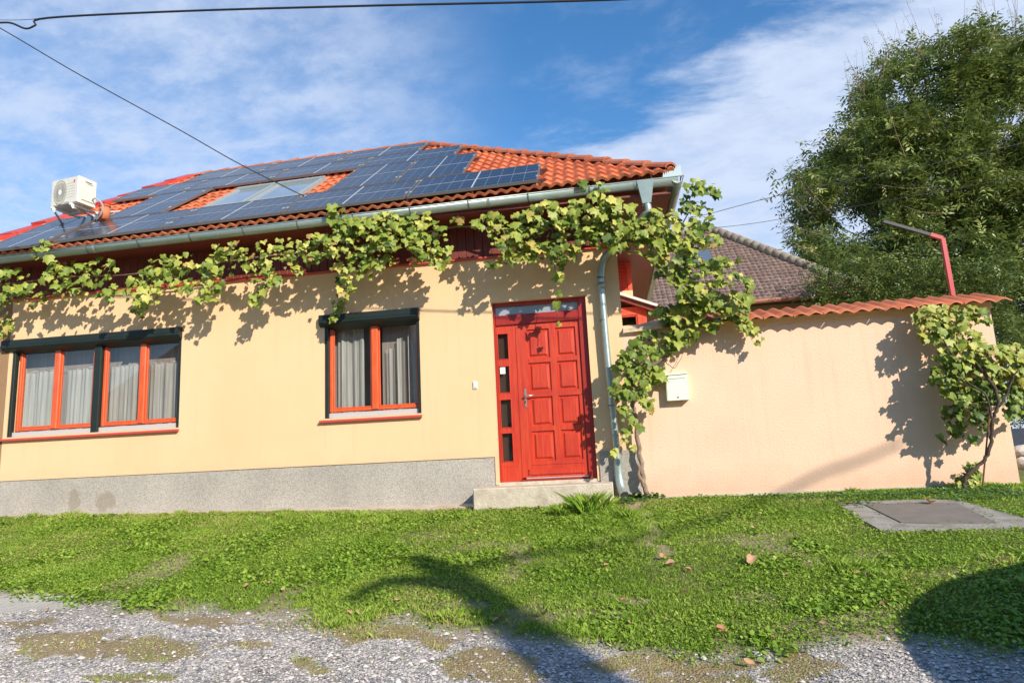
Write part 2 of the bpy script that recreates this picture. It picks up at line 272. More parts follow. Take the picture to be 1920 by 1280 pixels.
class MB:
    def __init__(s): s.V = []; s.F = []; s.R = []
    def add(s, V, Fc, r=None):
        b = len(s.V); s.V += [tuple(map(float, v)) for v in V]; s.F += [tuple(i+b for i in f) for f in Fc]; s.R += [random.random() if r is None else r]*len(Fc); return s
    def box(s, x0, x1, y0, y1, z0, z1, c=0.):
        """box with an optional chamfer on its front (-y) face"""
        if c <= 0:
            V = [(x, y, z) for x in (x0, x1) for y in (y0, y1) for z in (z0, z1)]
            return s.add(V, [(0, 1, 3, 2), (4, 6, 7, 5), (0, 4, 5, 1), (2, 3, 7, 6), (0, 2, 6, 4), (1, 5, 7, 3)])
        V = [(x0+c, y0, z0+c), (x1-c, y0, z0+c), (x1-c, y0, z1-c), (x0+c, y0, z1-c), (x0, y0+c, z0), (x1, y0+c, z0), (x1, y0+c, z1), (x0, y0+c, z1), (x0, y1, z0), (x1, y1, z0), (x1, y1, z1), (x0, y1, z1)]
        Fc = [(0, 1, 2, 3), (8, 11, 10, 9)]
        for i in range(4):
            j = (i+1) % 4; Fc += [(4+i, 4+j, j, i), (8+i, 8+j, 4+j, 4+i)]
        return s.add(V, Fc)
    def tube(s, pts, r, n=8, cap=True, rr=None):
        pts = [Vector(p) for p in pts]; rs = rr or ([r]*len(pts)); rings = []; b = len(s.V); V = []
        t0 = (pts[1]-pts[0]).normalized(); nrm_ = t0.orthogonal().normalized()
        for i, p in enumerate(pts):
            t = ((pts[min(i+1, len(pts)-1)]-pts[max(i-1, 0)])).normalized()
            nrm_ = (nrm_-t*nrm_.dot(t)).normalized(); bi = t.cross(nrm_)
            for k in range(n):
                a = 2*math.pi*k/n; V.append(p+(nrm_*math.cos(a)+bi*math.sin(a))*rs[i])
        Fc = [(i*n+k, i*n+(k+1) % n, (i+1)*n+(k+1) % n, (i+1)*n+k) for i in range(len(pts)-1) for k in range(n)]
        if cap: Fc += [tuple(range(n))[::-1], tuple(range((len(pts)-1)*n, len(pts)*n))]
        return s.add(V, Fc)
    def build(s, name, mat, parent=None, smooth=False): return mesh(name, s.V, s.F, mat, parent, rnd=s.R, smooth=smooth)
def smooth_path(pts, n=6):
    P = [Vector(p) for p in pts]; out_ = []
    for i in range(len(P)-1):
        p0, p1, p2, p3 = P[max(i-1, 0)], P[i], P[i+1], P[min(i+2, len(P)-1)]
        for k in range(n):
            t = k/n; out_.append(.5*((2*p1)+(p2-p0)*t+(2*p0-5*p1+4*p2-p3)*t*t+(3*p1-p0-3*p2+p3)*t**3))
    return out_+[P[-1]]
def wall_cells(b, x0, x1, z0, z1, holes, y0, y1):
    xs = sorted({x0, x1, *[h[0] for h in holes], *[h[1] for h in holes]}); zs = sorted({z0, z1, *[h[2] for h in holes], *[h[3] for h in holes]})
    xs = [x for x in xs if x0 <= x <= x1]; zs = [z for z in zs if z0 <= z <= z1]
    hole = lambda x, z: any(h[0] < x < h[1] and h[2] < z < h[3] for h in holes)
    full = lambda i, j: 0 <= i < len(xs)-1 and 0 <= j < len(zs)-1 and not hole((xs[i]+xs[i+1])/2, (zs[j]+zs[j+1])/2)
    for i in range(len(xs)-1):
        for j in range(len(zs)-1):
            if not full(i, j): continue
            a, c, d, e = xs[i], xs[i+1], zs[j], zs[j+1]
            b.add([(a, y0, d), (c, y0, d), (c, y0, e), (a, y0, e)], [(0, 1, 2, 3)]); b.add([(a, y1, d), (c, y1, d), (c, y1, e), (a, y1, e)], [(3, 2, 1, 0)])
            if not full(i-1, j): b.add([(a, y0, d), (a, y1, d), (a, y1, e), (a, y0, e)], [(3, 2, 1, 0)])
            if not full(i+1, j): b.add([(c, y0, d), (c, y1, d), (c, y1, e), (c, y0, e)], [(0, 1, 2, 3)])
            if not full(i, j-1): b.add([(a, y0, d), (c, y0, d), (c, y1, d), (a, y1, d)], [(3, 2, 1, 0)])
            if not full(i, j+1): b.add([(a, y0, e), (c, y0, e), (c, y1, e), (a, y1, e)], [(0, 1, 2, 3)])
# ------------------------------------------------------------------ ground
def gz(x, y):
    x = np.asarray(x, float); y = np.asarray(y, float)
    z = -.30-.56*np.clip((-y-.35)/4.65, 0, 1)**1.05
    z = z-np.clip(-y-5, 0, 30)*.035+.022*np.clip(-x-1, 0, 7)*np.clip((y+4)/4, 0, 1)
    z = z+.018*np.sin(x*1.3+y*.7)*np.clip(-y/2, 0, 1)+.012*np.sin(x*3.1-y*2.3)*np.clip(-y/2, 0, 1)
    return z
def G(px, py):                          # point of the photograph on the ground
    d = ray(px, py); lo, hi = 1., 40.
    for t in np.arange(1.5, 40, .02):
        p = CAM+d*t
        if p[2] < float(gz(p[0], p[1])): return p
    return CAM+d*40
def inpoly(X, Y, P):
    P = np.asarray(P)[:, :2]; ins = np.zeros(np.shape(X), bool); j = len(P)-1
    for i in range(len(P)):
        c = ((P[i, 1] > Y) != (P[j, 1] > Y)) & (X < (P[j, 0]-P[i, 0])*(Y-P[i, 1])/(P[j, 1]-P[i, 1]+1e-12)+P[i, 0]); ins ^= c; j = i
    return ins
def vnoise(X, Y, s, seed=0):            # cheap smooth value noise
    r = np.random.default_rng(seed); T = r.random((256, 256)); x = X*s; y = Y*s; xi = np.floor(x).astype(int); yi = np.floor(y).astype(int)
    fx = x-xi; fy = y-yi; fx = fx*fx*(3-2*fx); fy = fy*fy*(3-2*fy); g = lambda a, b: T[a % 256, b % 256]
    return (g(xi, yi)*(1-fx)+g(xi+1, yi)*fx)*(1-fy)+(g(xi, yi+1)*(1-fx)+g(xi+1, yi+1)*fx)*fy
def fbm(X, Y, s, seed=0): return sum(vnoise(X, Y, s*2**k, seed+k)/2**(k+1) for k in range(4))/.9375
# edge between lawn and gravel, followed on the ground
edge_px = [(-250, 1105), (0, 1118), (110, 1125), (240, 1146), (420, 1152), (560, 1160), (620, 1180), (760, 1168), (900, 1190), (1000, 1190), (1100, 1212), (1200, 1232), (1300, 1252), (1420, 1240), (1560, 1222), (1700, 1205), (1920, 1215), (2300, 1240)]
EP = np.array([G(*p) for p in edge_px]); EP = EP[np.argsort(EP[:, 0])]
conc = np.array([G(*p) for p in [(-60, 1135), (0, 1122), (40, 1114), (105, 1114), (160, 1130), (150, 1140), (80, 1142), (0, 1150), (-60, 1156)]])
moss = [np.array([G(*p) for p in q]) for q in ([(25, 1205), (60, 1190), (200, 1188), (310, 1200), (370, 1215), (370, 1240), (300, 1245), (200, 1232), (90, 1235), (30, 1225)],
    [(420, 1215), (480, 1208), (510, 1215), (470, 1226)], [(840, 1235), (900, 1215), (1010, 1235), (1060, 1270), (980, 1290), (860, 1290)], [(1430, 1240), (1500, 1225), (1560, 1245), (1520, 1290), (1440, 1290)], [(560, 1245), (620, 1240), (640, 1255), (590, 1262)],
    [(1120, 1232), (1280, 1240), (1420, 1240), (1400, 1262), (1180, 1262)], [(640, 1180), (760, 1172), (900, 1195), (870, 1215), (700, 1205)], [(0, 1165), (90, 1158), (120, 1170), (20, 1182)], [(240, 1150), (420, 1158), (560, 1168), (420, 1172), (300, 1168)], [(1240, 1262), (1400, 1268), (1420, 1300), (1220, 1300)], [(150, 1262), (330, 1266), (300, 1278), (160, 1276)])]
bare = [np.array([G(*p) for p in q]) for q in ([(1105, 1112), (1150, 1110), (1215, 1124), (1220, 1134), (1160, 1132), (1110, 1122)], [(1195, 985), (1225, 975), (1255, 1030), (1262, 1060), (1240, 1062), (1215, 1020)],
    [(1170, 930), (1200, 930), (1215, 985), (1190, 985)], [(930, 1078), (975, 1076), (960, 1084), (935, 1084)])]
slab = np.array([G(*p) for p in [(1562, 940), (1700, 937), (1790, 938), (1925, 975), (2010, 998), (1650, 996)]])
def gravelness(X, Y):
    e = np.interp(X, EP[:, 0], EP[:, 1]); return (e-Y)+.32*(fbm(X, Y, 2.3, 3)-.5)+.14*(fbm(X, Y, 9, 8)-.5)
def inany(X, Y, polys):
    r = np.zeros(np.shape(X), bool); X, Y = X+.5*(fbm(X, Y, 2.6, 51)-.5), Y+.34*(fbm(X, Y, 3.3, 52)-.5)
    for p in polys: r |= inpoly(X, Y, p)
    return r
def ground():
    xs = np.concatenate([np.linspace(-140, -12, 22)[:-1], np.linspace(-12, -9, 12)[:-1], np.linspace(-9, 9, 451), np.linspace(9, 14, 20)[1:], np.linspace(14, 160, 22)[1:]])
    ys = np.concatenate([np.linspace(-60, -12, 12)[:-1], np.linspace(-12, -6.4, 24)[:-1], np.linspace(-6.4, .4, 181), np.linspace(.4, 20, 30)[1:], np.linspace(20, 300, 14)[1:]])
    X, Y = np.meshgrid(xs, ys, indexing='ij'); Z = gz(X, Y); g = gravelness(X, Y)
    Z = Z+.012*(fbm(X, Y, 5, 21)-.5)*(np.abs(X) < 9)*(Y < 0)
    V = np.stack([X, Y, Z], -1).reshape(-1, 3); nx, ny = X.shape; I = np.arange(nx*ny).reshape(nx, ny)
    Fa = np.stack([I[:-1, :-1], I[1:, :-1], I[1:, 1:], I[:-1, 1:]], -1).reshape(-1, 4)
    m = bpy.data.materials.new('ground'); m.use_nodes = True; mt['ground'] = m; t = m.node_tree; p = t.nodes['Principled BSDF']; p.inputs['Roughness'].default_value = .95; p.inputs['Specular IOR Level'].default_value = .2
    o = fast('ground', V, Fa, 'ground', None, smooth=True); me = o.data
    def at(nm, v): a = me.attributes.new(nm, 'FLOAT', 'POINT'); a.data.foreach_set('value', v.astype(np.float32).ravel())
    at('gravel', np.clip(g*2.6+.55+.5*(fbm(X, Y, 8, 71)-.5), 0, 1)); at('moss', inany(X, Y, moss)*1.); at('conc', inpoly(X, Y, conc)*1.)
    strip = (Y > -.30)*(X < -.2)*1.; at('conc2', np.clip(strip, 0, 1)); at('dirt', np.maximum(inany(X+.15*(fbm(X, Y, 6, 2)-.5), Y, bare)*.8, np.clip((fbm(X, Y, 1.7, 40)-.60)*7, 0, 1)*(Y < 0)))
    tcn = nd(t, 'ShaderNodeTexCoord')
    def noise(s, d=6): n = nd(t, 'ShaderNodeTexNoise'); n.inputs['Scale'].default_value = s; n.inputs['Detail'].default_value = d; t.links.new(tcn.outputs['Object'], n.inputs[0]); return n.outputs[0]
    def mixc(f, a, b):
        n = nd(t, 'ShaderNodeMix', data_type='RGBA')
        if isinstance(f, float): n.inputs[0].default_value = f
        else: t.links.new(f, n.inputs[0])
        for i, v in ((6, a), (7, b)):
            if isinstance(v, tuple): n.inputs[i].default_value = (*v, 1)
            else: t.links.new(v, n.inputs[i])
        return n.outputs[2]
    def attr(nm): return nd(t, 'ShaderNodeAttribute', attribute_name=nm).outputs['Fac']
    def rmp(v, a, b, lo=0., hi=1.): r = nd(t, 'ShaderNodeMapRange'); r.inputs[1].default_value = a; r.inputs[2].default_value = b; r.inputs[3].default_value = lo; r.inputs[4].default_value = hi; t.links.new(v, r.inputs[0]); return r.outputs[0]
    soil = mixc(noise(7), (.13, .12, .045), (.24, .20, .09)); far = mixc(noise(.8), (.07, .11, .02), (.12, .17, .03))
    grass = mixc(rmp(noise(3), .4, .7), soil, far)
    grass = mixc(attr('dirt'), grass, mixc(noise(30), (.30, .21, .13), (.45, .34, .23)))
    vo = nd(t, 'ShaderNodeTexVoronoi'); vo.inputs['Scale'].default_value = 70; t.links.new(tcn.outputs['Object'], vo.inputs[0])
    vs = nd(t, 'ShaderNodeSeparateColor'); t.links.new(vo.outputs['Color'], vs.inputs[0])
    gr = mixc(vs.outputs[0], (.22, .205, .19), (.70, .62, .54)); gr = mixc(rmp(noise(2.5), .45, .7, 0, .6), gr, (.20, .17, .13))
    c = mixc(attr('gravel'), grass, gr)
    c = mixc(mth('MULTIPLY', attr('moss'), .8, nodes=t), c, mixc(noise(12), (.20, .15, .06), (.36, .24, .10)))
    c = mixc(attr('conc'), c, mixc(noise(9), (.42, .38, .31), (.55, .51, .44))); c = mixc(attr('conc2'), c, mixc(noise(6), (.50, .39, .28), (.62, .52, .40)))
    t.links.new(c, p.inputs['Base Color']); b = nd(t, 'ShaderNodeBump'); b.inputs['Strength'].default_value = .8; b.inputs['Distance'].default_value = .012
    hh = mth('ADD', noise(60), mth('MULTIPLY', vo.outputs['Distance'], attr('gravel'), nodes=t), nodes=t); t.links.new(hh, b.inputs['Height']); t.links.new(b.outputs[0], p.inputs['Normal'])
    structure(o)
ground()
# ---- grass blades: one uncountable mass
def in_view(X, Y, Z, pad=420):
    v = np.stack([X, Y, Z], -1)-CAM; d = v@FW; u = 960+F*(v@RT)/np.maximum(d, .1); w = 640-F*(v@UP)/np.maximum(d, .1)
    return (d > .5) & (u > -pad) & (u < 1920+pad) & (w < 1280+pad) & (w > 0)
def blades():
    n = 1250000
    X = rng.uniform(-8.6, 11.5, n); Y = rng.uniform(-5.6, .9, n)
    dens = np.ones(n); gv = gravelness(X, Y)
    dens *= np.clip(.5-gv*2.4, 0, 1)**1.3+.03
    dens = np.maximum(dens, inany(X, Y, moss)*.45)
    dens *= 1-.75*(fbm(X, Y, 1.7, 40) > .62); dens *= np.where(inany(X+.1*(fbm(X, Y, 6, 2)-.5), Y, bare), .22+.5*(fbm(X, Y, 7, 12) > .5), 1); dens *= np.where(inpoly(X, Y, conc), .02, 1)
    dens *= np.where((Y > -.30) & (X < -.2), np.clip((-.16-Y)*2, 0, .1), 1)          # concrete strip at the foot of the house
    dens *= np.where((Y > -.52) & (X > -.3) & (X < 1.52), 0, 1); dens *= np.where((Y > -.02) & (X < 6.33), 0, 1)
    dens *= np.where(inpoly(X+.14*(fbm(X, Y, 9, 61)-.5), Y+.22*(fbm(X, Y, 8, 62)-.5), slab), .0, 1)
    dens *= np.where(Y > .1, .6, 1)
    dens *= np.clip(.25+1.5*fbm(X, Y, 3.1, 77), 0, 1)
    k = (rng.random(n) < dens) & in_view(X, Y, gz(X, Y)); X, Y, gv = X[k], Y[k], gv[k]; n = len(X); Z = gz(X, Y)-.004
    ms = inany(X, Y, moss) | (gv > -.12)
    tuft = vnoise(X, Y, 1.5, 5); spot = vnoise(X, Y, 6., 44)*vnoise(X, Y, .9, 45)
    h = rng.uniform(.012, .036, n)*(.6+.8*tuft)*np.where(ms, .5, 1)
    tall = (np.hypot(X-1.05, (Y+.75)*1.1) < .38); h = h*(1+1.5*np.clip((spot-.42)*5, 0, 1)); h = np.where(tall, h*2.9, h)
    a = rng.uniform(0, 2*np.pi, n); w = rng.uniform(.0018, .0038, n)*np.where(tall, 1.2, 1)
    ln = rng.uniform(.1, 1.0, n)*h*np.where(rng.random(n) < .4, 1.5, .8); b = rng.uniform(0, 2*np.pi, n)
    dx, dy = np.cos(a)*w, np.sin(a)*w; lx, ly = np.cos(b)*ln, np.sin(b)*ln
    V = np.stack([np.stack([X-dx, Y-dy, Z], -1), np.stack([X+dx, Y+dy, Z], -1), np.stack([X+lx*.45+dx*.8, Y+ly*.45+dy*.8, Z+h*.65], -1), np.stack([X+lx, Y+ly, Z+h], -1)], 1).reshape(-1, 3)
    Fa = np.arange(n*4).reshape(n, 4); 
    pn = fbm(X, Y, .9, 60); dry = np.clip((fbm(X, Y, 1.4, 90)-.50)*4, 0, .75)
    wallside = np.clip(1-(-Y-.3)/.5, 0, 1)*(X < 3)*.35
    rv = np.clip(.22+.5*rng.random(n)+.75*(pn-.5)+(rng.random(n) < dry*.5+wallside)*.5+np.where(ms, .30, 0)*(rng.random(n) < .8), 0, 1)
    tag(fast('grass', V, Fa, 'grass', rv), 'short patchy green lawn sloping down from the house to the gravel', 'grass', kind='stuff')
    # clover and other small round leaves between the blades
    n = 330000; X = rng.uniform(-8.6, 8.6, n); Y = rng.uniform(-5.2, -.2, n); cl = fbm(X, Y, 1.1, 15); gv = gravelness(X, Y)
    k = (rng.random(n) < np.clip((cl-.30)*4, 0.12, 1)*np.clip(.25-gv*3, 0, 1)) & ~((Y > -.52) & (X > -.3) & (X < 1.52)) & ~((Y > -.3) & (X < -.2)) & ~inpoly(X, Y, slab) & ~inany(X, Y, bare) & in_view(X, Y, gz(X, Y))
    X, Y = X[k], Y[k]; n = len(X); Z = gz(X, Y)+rng.uniform(.006, .034, n); r = rng.uniform(.005, .0105, n)*np.where(vnoise(X, Y, 2.2, 46) > .62, 1.7, 1)
    an = rng.uniform(0, 6.28, n); V = []
    tx, ty = rng.normal(0, .45, n), rng.normal(0, .45, n)
    for q in range(5):
        aa = an+q*2*np.pi/5; px, py = np.cos(aa)*r, np.sin(aa)*r; V.append(np.stack([X+px, Y+py, Z+px*tx+py*ty], -1))
    V = np.stack(V, 1).reshape(-1, 3); tag(fast('clover', V, np.arange(n*5).reshape(n, 5), 'grass', np.clip(rng.normal(.45, .17, n), 0, .9)), 'low clover and broad-leaved weeds mixed through the lawn', 'clover', kind='stuff')
blades()
def stones():
    n = 190000; X = rng.uniform(-6.6, 8., n); Y = rng.uniform(-6.0, -2.3, n); gv = gravelness(X, Y)
    k = (rng.random(n) < np.clip(gv*2.6+.30, 0, 1)*np.where(inany(X, Y, moss), .16, 1)*np.clip(.25+1.4*fbm(X, Y, 2., 33), 0, 1)) & ~inpoly(X, Y, conc) & in_view(X, Y, gz(X, Y))
    X, Y = X[k], Y[k]; n = len(X); Z = gz(X, Y)
    r = np.clip(rng.lognormal(-5.0, .45, n), .003, .026); a = rng.uniform(0, 6.28, n)
    base = np.array([(1, 0, 0), (.3, .95, .1), (-.8, .6, -.1), (-.9, -.5, .1), (.2, -1, 0), (0, 0, 1), (0, 0, -1)])
    P = base[None]*rng.uniform(.7, 1.25, (n, 7, 1))*np.array([1, .8, .6]); c, s = np.cos(a)[:, None], np.sin(a)[:, None]
    Q = np.stack([P[..., 0]*c-P[..., 1]*s, P[..., 0]*s+P[..., 1]*c, P[..., 2]], -1)*r[:, None, None]+np.stack([X, Y, Z+r*.25], -1)[:, None]
    f = np.array([(i, (i+1) % 5, 5) for i in range(5)]); Fa = (f[None]+np.arange(n)[:, None, None]*7).reshape(-1, 3)
    rv = np.repeat(np.clip(rng.beta(1.5, 1.3, n), 0, 1), 5)
    tag(fast('gravel', Q.reshape(-1, 3), Fa, 'gravel', rv), 'loose grey and pale gravel along the roadside', 'gravel', kind='stuff')
stones()
structure(MB().box(6.9, 90, 5.5, 10.2, -.40, -.262).build('road', 'asphalt'))
# ------------------------------------------------------------------ house
PL, XL, XR = .34, -7.53, 1.77
house = thing('house', 'long cream single storey house with red door and orange tiled roof', 'house')
W1 = (-7.47, -4.66, .98, 2.44); W2 = (-2.44, -1.04, .98, 2.44); DR = (0., 1.30, 0., 2.45)
b = MB(); wall_cells(b, XL, XR, PL, 3.55, [W1, W2, DR], 0, .32); b.build('wall', 'plaster', house)
mt['tan'] = M('shaded_plaster', (.30, .17, .085), (.34, .20, .10), 2, .95, .4, 90); mt['slate'] = M('shaded_plinth', (.035, .045, .045), (.05, .06, .06), 3, .9, .3, 60)  # tan, slate: plaster and plinth colours darkened for shade at the left edge
shade_strip = thing('house', 'sliver of wall and plinth at the left edge, coloured dark for shade', 'house', (-8.4, 0, -.15)); MB().box(-9.4, XL, .004, .45, PL, 3.5).build('wall', 'tan', shade_strip); MB().box(-9.4, XL+.001, .002, .4, -.6, PL-.001).build('plinth', 'slate', shade_strip)  # left edge strip: shade put into the plaster and plinth colours
b = MB(); b.box(XR-.32, XR, .32, 9.2, -.6, 3.55); b.box(-9.4, XR, 9.2, 9.5, -.6, 3.55); b.build('wall', 'plaster', house)
b = MB().box(XL, -.045, .014, .30, -.7, PL-.001); b.box(1.34, 1.86, -.022, .30, -.7, .345); b.box(-.045, 1.34, .2, .3, -.7, -.001)
b.build('plinth', 'plinth', house)
MB().box(-.045, -.0005, .001, .3, -.03, PL+.002).build('wall', 'plaster', house); MB().box(1.3005, 1.339, .001, .3, -.03, PL+.002).build('wall', 'plaster', house); MB().box(-.044, 1.338, .012, .25, -.3, -.0015).build('door_sill', 'concrete', house)
# plank band under the eaves + soffit
b = MB(); x = XL-.9
while x < XR-.02:
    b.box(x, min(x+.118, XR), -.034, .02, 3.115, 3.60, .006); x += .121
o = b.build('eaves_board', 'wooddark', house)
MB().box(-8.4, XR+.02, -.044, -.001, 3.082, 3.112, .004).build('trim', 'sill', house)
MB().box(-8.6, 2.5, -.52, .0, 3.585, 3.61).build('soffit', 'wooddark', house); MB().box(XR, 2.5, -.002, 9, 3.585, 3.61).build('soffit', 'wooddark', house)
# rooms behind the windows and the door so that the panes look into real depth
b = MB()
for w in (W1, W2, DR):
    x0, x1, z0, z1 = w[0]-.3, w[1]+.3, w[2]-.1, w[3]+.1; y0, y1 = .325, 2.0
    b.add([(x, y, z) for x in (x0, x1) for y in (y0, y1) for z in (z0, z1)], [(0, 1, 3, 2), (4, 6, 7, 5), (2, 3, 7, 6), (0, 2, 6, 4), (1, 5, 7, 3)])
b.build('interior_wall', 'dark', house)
def curtain(x0, x1, z0, z1, y, par, label=None, amp=.022, gather=11):
    n = int((x1-x0)*70)+2; V = []; ph = random.random()*6
    for i in range(n):
        x = x0+(x1-x0)*i/(n-1); d = amp*.6*math.sin(x*2*math.pi*gather+ph+2.2*math.sin(x*9+ph))+amp*.9*math.sin(x*2*math.pi*gather*.37+ph*2+1.5*math.sin(x*5))+amp*.25*math.sin(x*2*math.pi*gather*2.3)
        sc = .018*abs(math.sin(x*2*math.pi*gather/2+ph))
        for z in (z0, (z0+z1)/2, z1-sc): V.append((x, y+d*(1.25-.4*(z-z0)/(z1-z0)), z))
    Fc = [(i*3+j, (i+1)*3+j, (i+1)*3+j+1, i*3+j+1) for i in range(n-1) for j in range(2)]
    o = mesh('curtain', V, Fc, 'curtain', par, smooth=True)
    if label: o['label'] = label
    return o
def frame_ring(b, x0, x1, z0, z1, w, y0, y1, c=.006, wb=None):
    wb = wb or w
    b.box(x0, x0+w, y0, y1, z0, z1, c); b.box(x1-w, x1, y0, y1, z0, z1, c); b.box(x0+w-.001, x1-w+.001, y0+.002, y1, z1-w, z1-.001, c); b.box(x0+w-.001, x1-w+.001, y0+.002, y1, z0+.001, z0+wb, c)
def window(x0, x1, z0, z1, units, mull, label):
    b = MB(); par_ = []
    zs = z0+.085; zt = z1-.05
    for (a, c) in units:
        frame_ring(b, a, c, zs, zt, .045, .065, .13, .008); mid = (a+c)/2; b.box(mid-.05, mid+.05, .052, .12, zs+.01, zt-.01, .012)
    fr = b.build('window', 'sash', house); fr['label'] = label
    for (a, c) in units:
        mid = (a+c)/2
        for (p, q) in ((a+.045, mid-.05), (mid+.05, c-.045)):
            b = MB(); frame_ring(b, p, q, zs+.045, zt-.045, .022, .082, .11, .004); b.build('sash', 'sash', fr)
            mesh('pane', [(p+.02, .096, zs+.06), (q-.02, .096, zs+.06), (q-.02, .096, zt-.06), (p+.02, .096, zt-.06)], [(0, 1, 2, 3)], 'glass', fr)
    return fr
w1 = window(*W1, [(-7.40, -6.09), (-5.97, -4.67)], True, 'wide four pane red framed window with white net curtains')
w2 = window(*W2, [(-2.395, -1.05)], False, 'narrower two pane red framed window between the wide one and the door')
for w, a in ((w1, W1), (w2, W2)):
    MB().box(a[0]+.045, a[1]-.03, .045, .12, a[2]+.004, a[2]+.072, .004).build('lower_rail', 'rail', w)
    x0 = a[0]-.06 if w is w2 else -7.9
    b = MB(); V = [(x0, -.055, a[2]-.055), (a[1]+.02, -.055, a[2]-.055), (a[1]+.02, -.055, a[2]-.028), (x0, -.055, a[2]-.028), (x0, .06, a[2]-.01), (a[1]-.003, .06, a[2]-.01), (x0, .06, a[2]-.055), (a[1]-.003, .06, a[2]-.055)]
    b.add(V, [(0, 1, 2, 3), (3, 2, 5, 4), (0, 6, 7, 1), (0, 3, 4, 6), (1, 7, 5, 2), (4, 5, 7, 6)]); b.build('sill', 'sill', w)
    # roller shutter box with sloped underside, side guides
    xa, xb = (a[0]-.13, a[1]+.008) if w is w1 else (a[0]-.055, a[1]+.008); zt = 2.452; zb = 2.30
    V = []
    for x in (xa, xb): V += [(x, -.085, zt-.012), (x, -.07, zt), (x, .10, zt), (x, .10, zb-.06), (x, -.055, zb), (x, -.085, zb+.035)]
    b = MB().add(V, [(0, 1, 2, 3, 4, 5), (11, 10, 9, 8, 7, 6)]+[(i, i+6, (i+1) % 6+6, (i+1) % 6) for i in range(6)]); b.box(xa+.01, xb-.01, -.090, -.084, 2.366, 2.374)
    b.build('shutter_box', 'shutter', w)
    MB().box(a[0]+.004, a[0]+.052, .005, .07, a[2]-.008, 2.31, .004).build('shutter_guide', 'shutter', w); MB().box(a[1]-.045, a[1]-.003, .006, .07, a[2]-.008, 2.31, .004).build('shutter_guide', 'shutter', w)
    if w is w1: MB().box(-6.085, -5.975, .01, .10, a[2]-.006, 2.31, .004).build('shutter_guide', 'shutter', w)
for (a, c) in ((-7.36, -6.74), (-6.70, -6.09), (-5.97, -5.33), (-5.27, -4.72)): curtain(a, c, 1.0, 1.98, .19, w1)
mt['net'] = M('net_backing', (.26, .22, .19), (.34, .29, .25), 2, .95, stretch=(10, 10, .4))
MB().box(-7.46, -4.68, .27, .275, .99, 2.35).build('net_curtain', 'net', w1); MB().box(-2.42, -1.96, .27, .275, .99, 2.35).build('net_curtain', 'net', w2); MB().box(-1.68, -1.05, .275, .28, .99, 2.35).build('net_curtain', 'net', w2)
curtain(-7.38, -4.70, 1.98, 2.0, .2, w1, gather=3)
curtain(-2.33, -1.93, 1.0, 2.34, .22, w2); curtain(-1.60, -1.46, 1.0, 1.95, .20, w2); curtain(-1.43, -1.34, 1.0, 2.1, .20, w2); curtain(-1.27, -1.08, 1.0, 2.3, .22, w2, gather=8)
MB().box(-1.95, -1.70, .24, .25, 1.0, 2.3).build('curtain', M('grey_drape', (.085, .08, .065), (.11, .10, .085), 4, .95, stretch=(12, 12, .3)), w2)
# ---- door
door = MB(); door.box(.0, .028, .07, .20, 0, 2.449, .004); door.box(1.185, 1.30, .07, .20, 0, 2.449, .008); door.box(.028, 1.185, .072, .2, 2.40, 2.449, .004); door.box(.028, 1.185, .072, .20, 2.13, 2.275, .012); door.box(1.225, 1.2245, .072, .2, 2.2, 2.3)
door = door.build('door', 'doordark', house); door['label'] = 'bright red panelled entrance door with side lights and transom'
MB().box(.028, 1.185, .12, .126, 2.27, 2.405).build('transom_pane', 'transom', door)
sidep = [(.045, .195, 1.66, 2.02), (.045, .195, 1.195, 1.565), (.045, .195, .72, 1.105), (.045, .195, .265, .65)]
b = MB(); wall_cells(b, .028, .298, .001, 2.13, sidep, .10, .16); b.build('side_panel', 'door', door)
b = MB()
for q in sidep: frame_ring(b, q[0]-.006, q[1]+.006, q[2]-.006, q[3]+.006, .012, .092, .104, .003)
b.box(.045, .25, .096, .101, .20, .206); b.build('glazing_bead', 'door', door)
for q in sidep: mesh('side_pane', [(q[0], .12, q[2]), (q[1], .12, q[2]), (q[1], .12, q[3]), (q[0], .12, q[3])], [(0, 1, 2, 3)], 'glassdark', door)
MB().box(.062, .135, .108, .1105, 1.46, 1.555).build('notice', 'paper', door); MB().box(.03, .29, .165, .17, .05, 2.1).build('net_curtain', 'net', door)
cols = ((.455, .765), (.850, 1.13)); rows = ((1.645, 2.05), (1.185, 1.585), (.715, 1.115), (.255, .655))
holes = [(c[0], c[1], r[0], r[1]) for c in cols for r in rows]
b = MB(); wall_cells(b, .303, 1.180, .045, 2.125, holes, .098, .145)
for q in holes:                          # raised fields inside a moulded recess
    x0, x1, z0, z1 = q; e = .03; f = .055
    V = [(x0, .098, z0), (x1, .098, z0), (x1, .098, z1), (x0, .098, z1), (x0+.012, .120, z0+.012), (x1-.012, .120, z0+.012), (x1-.012, .120, z1-.012), (x0+.012, .120, z1-.012),
         (x0+e, .120, z0+e), (x1-e, .120, z0+e), (x1-e, .120, z1-e), (x0+e, .120, z1-e), (x0+f, .101, z0+f), (x1-f, .101, z0+f), (x1-f, .101, z1-f), (x0+f, .101, z1-f)]
    Fc = [(12, 13, 14, 15)]
    for k in range(3):
        for i in range(4): j = (i+1) % 4; Fc.append((k*4+i, k*4+j, k*4+4+j, k*4+4+i))
    b.add(V, Fc)
b.build('leaf', 'door', door)
b = MB().box(.39, 1.13, .078, .10, .075, .155, .01); b.box(.43, 1.13, .092, .099, .205, .212, .002); b.build('weather_bar', 'door', door)
MB().box(.36, 1.185, .055, .11, .028, .044, .003).build('threshold_strip', 'silver', door); MB().box(.30, 1.185, .06, .14, .0, .026, .004).build('threshold', 'doordark', door)
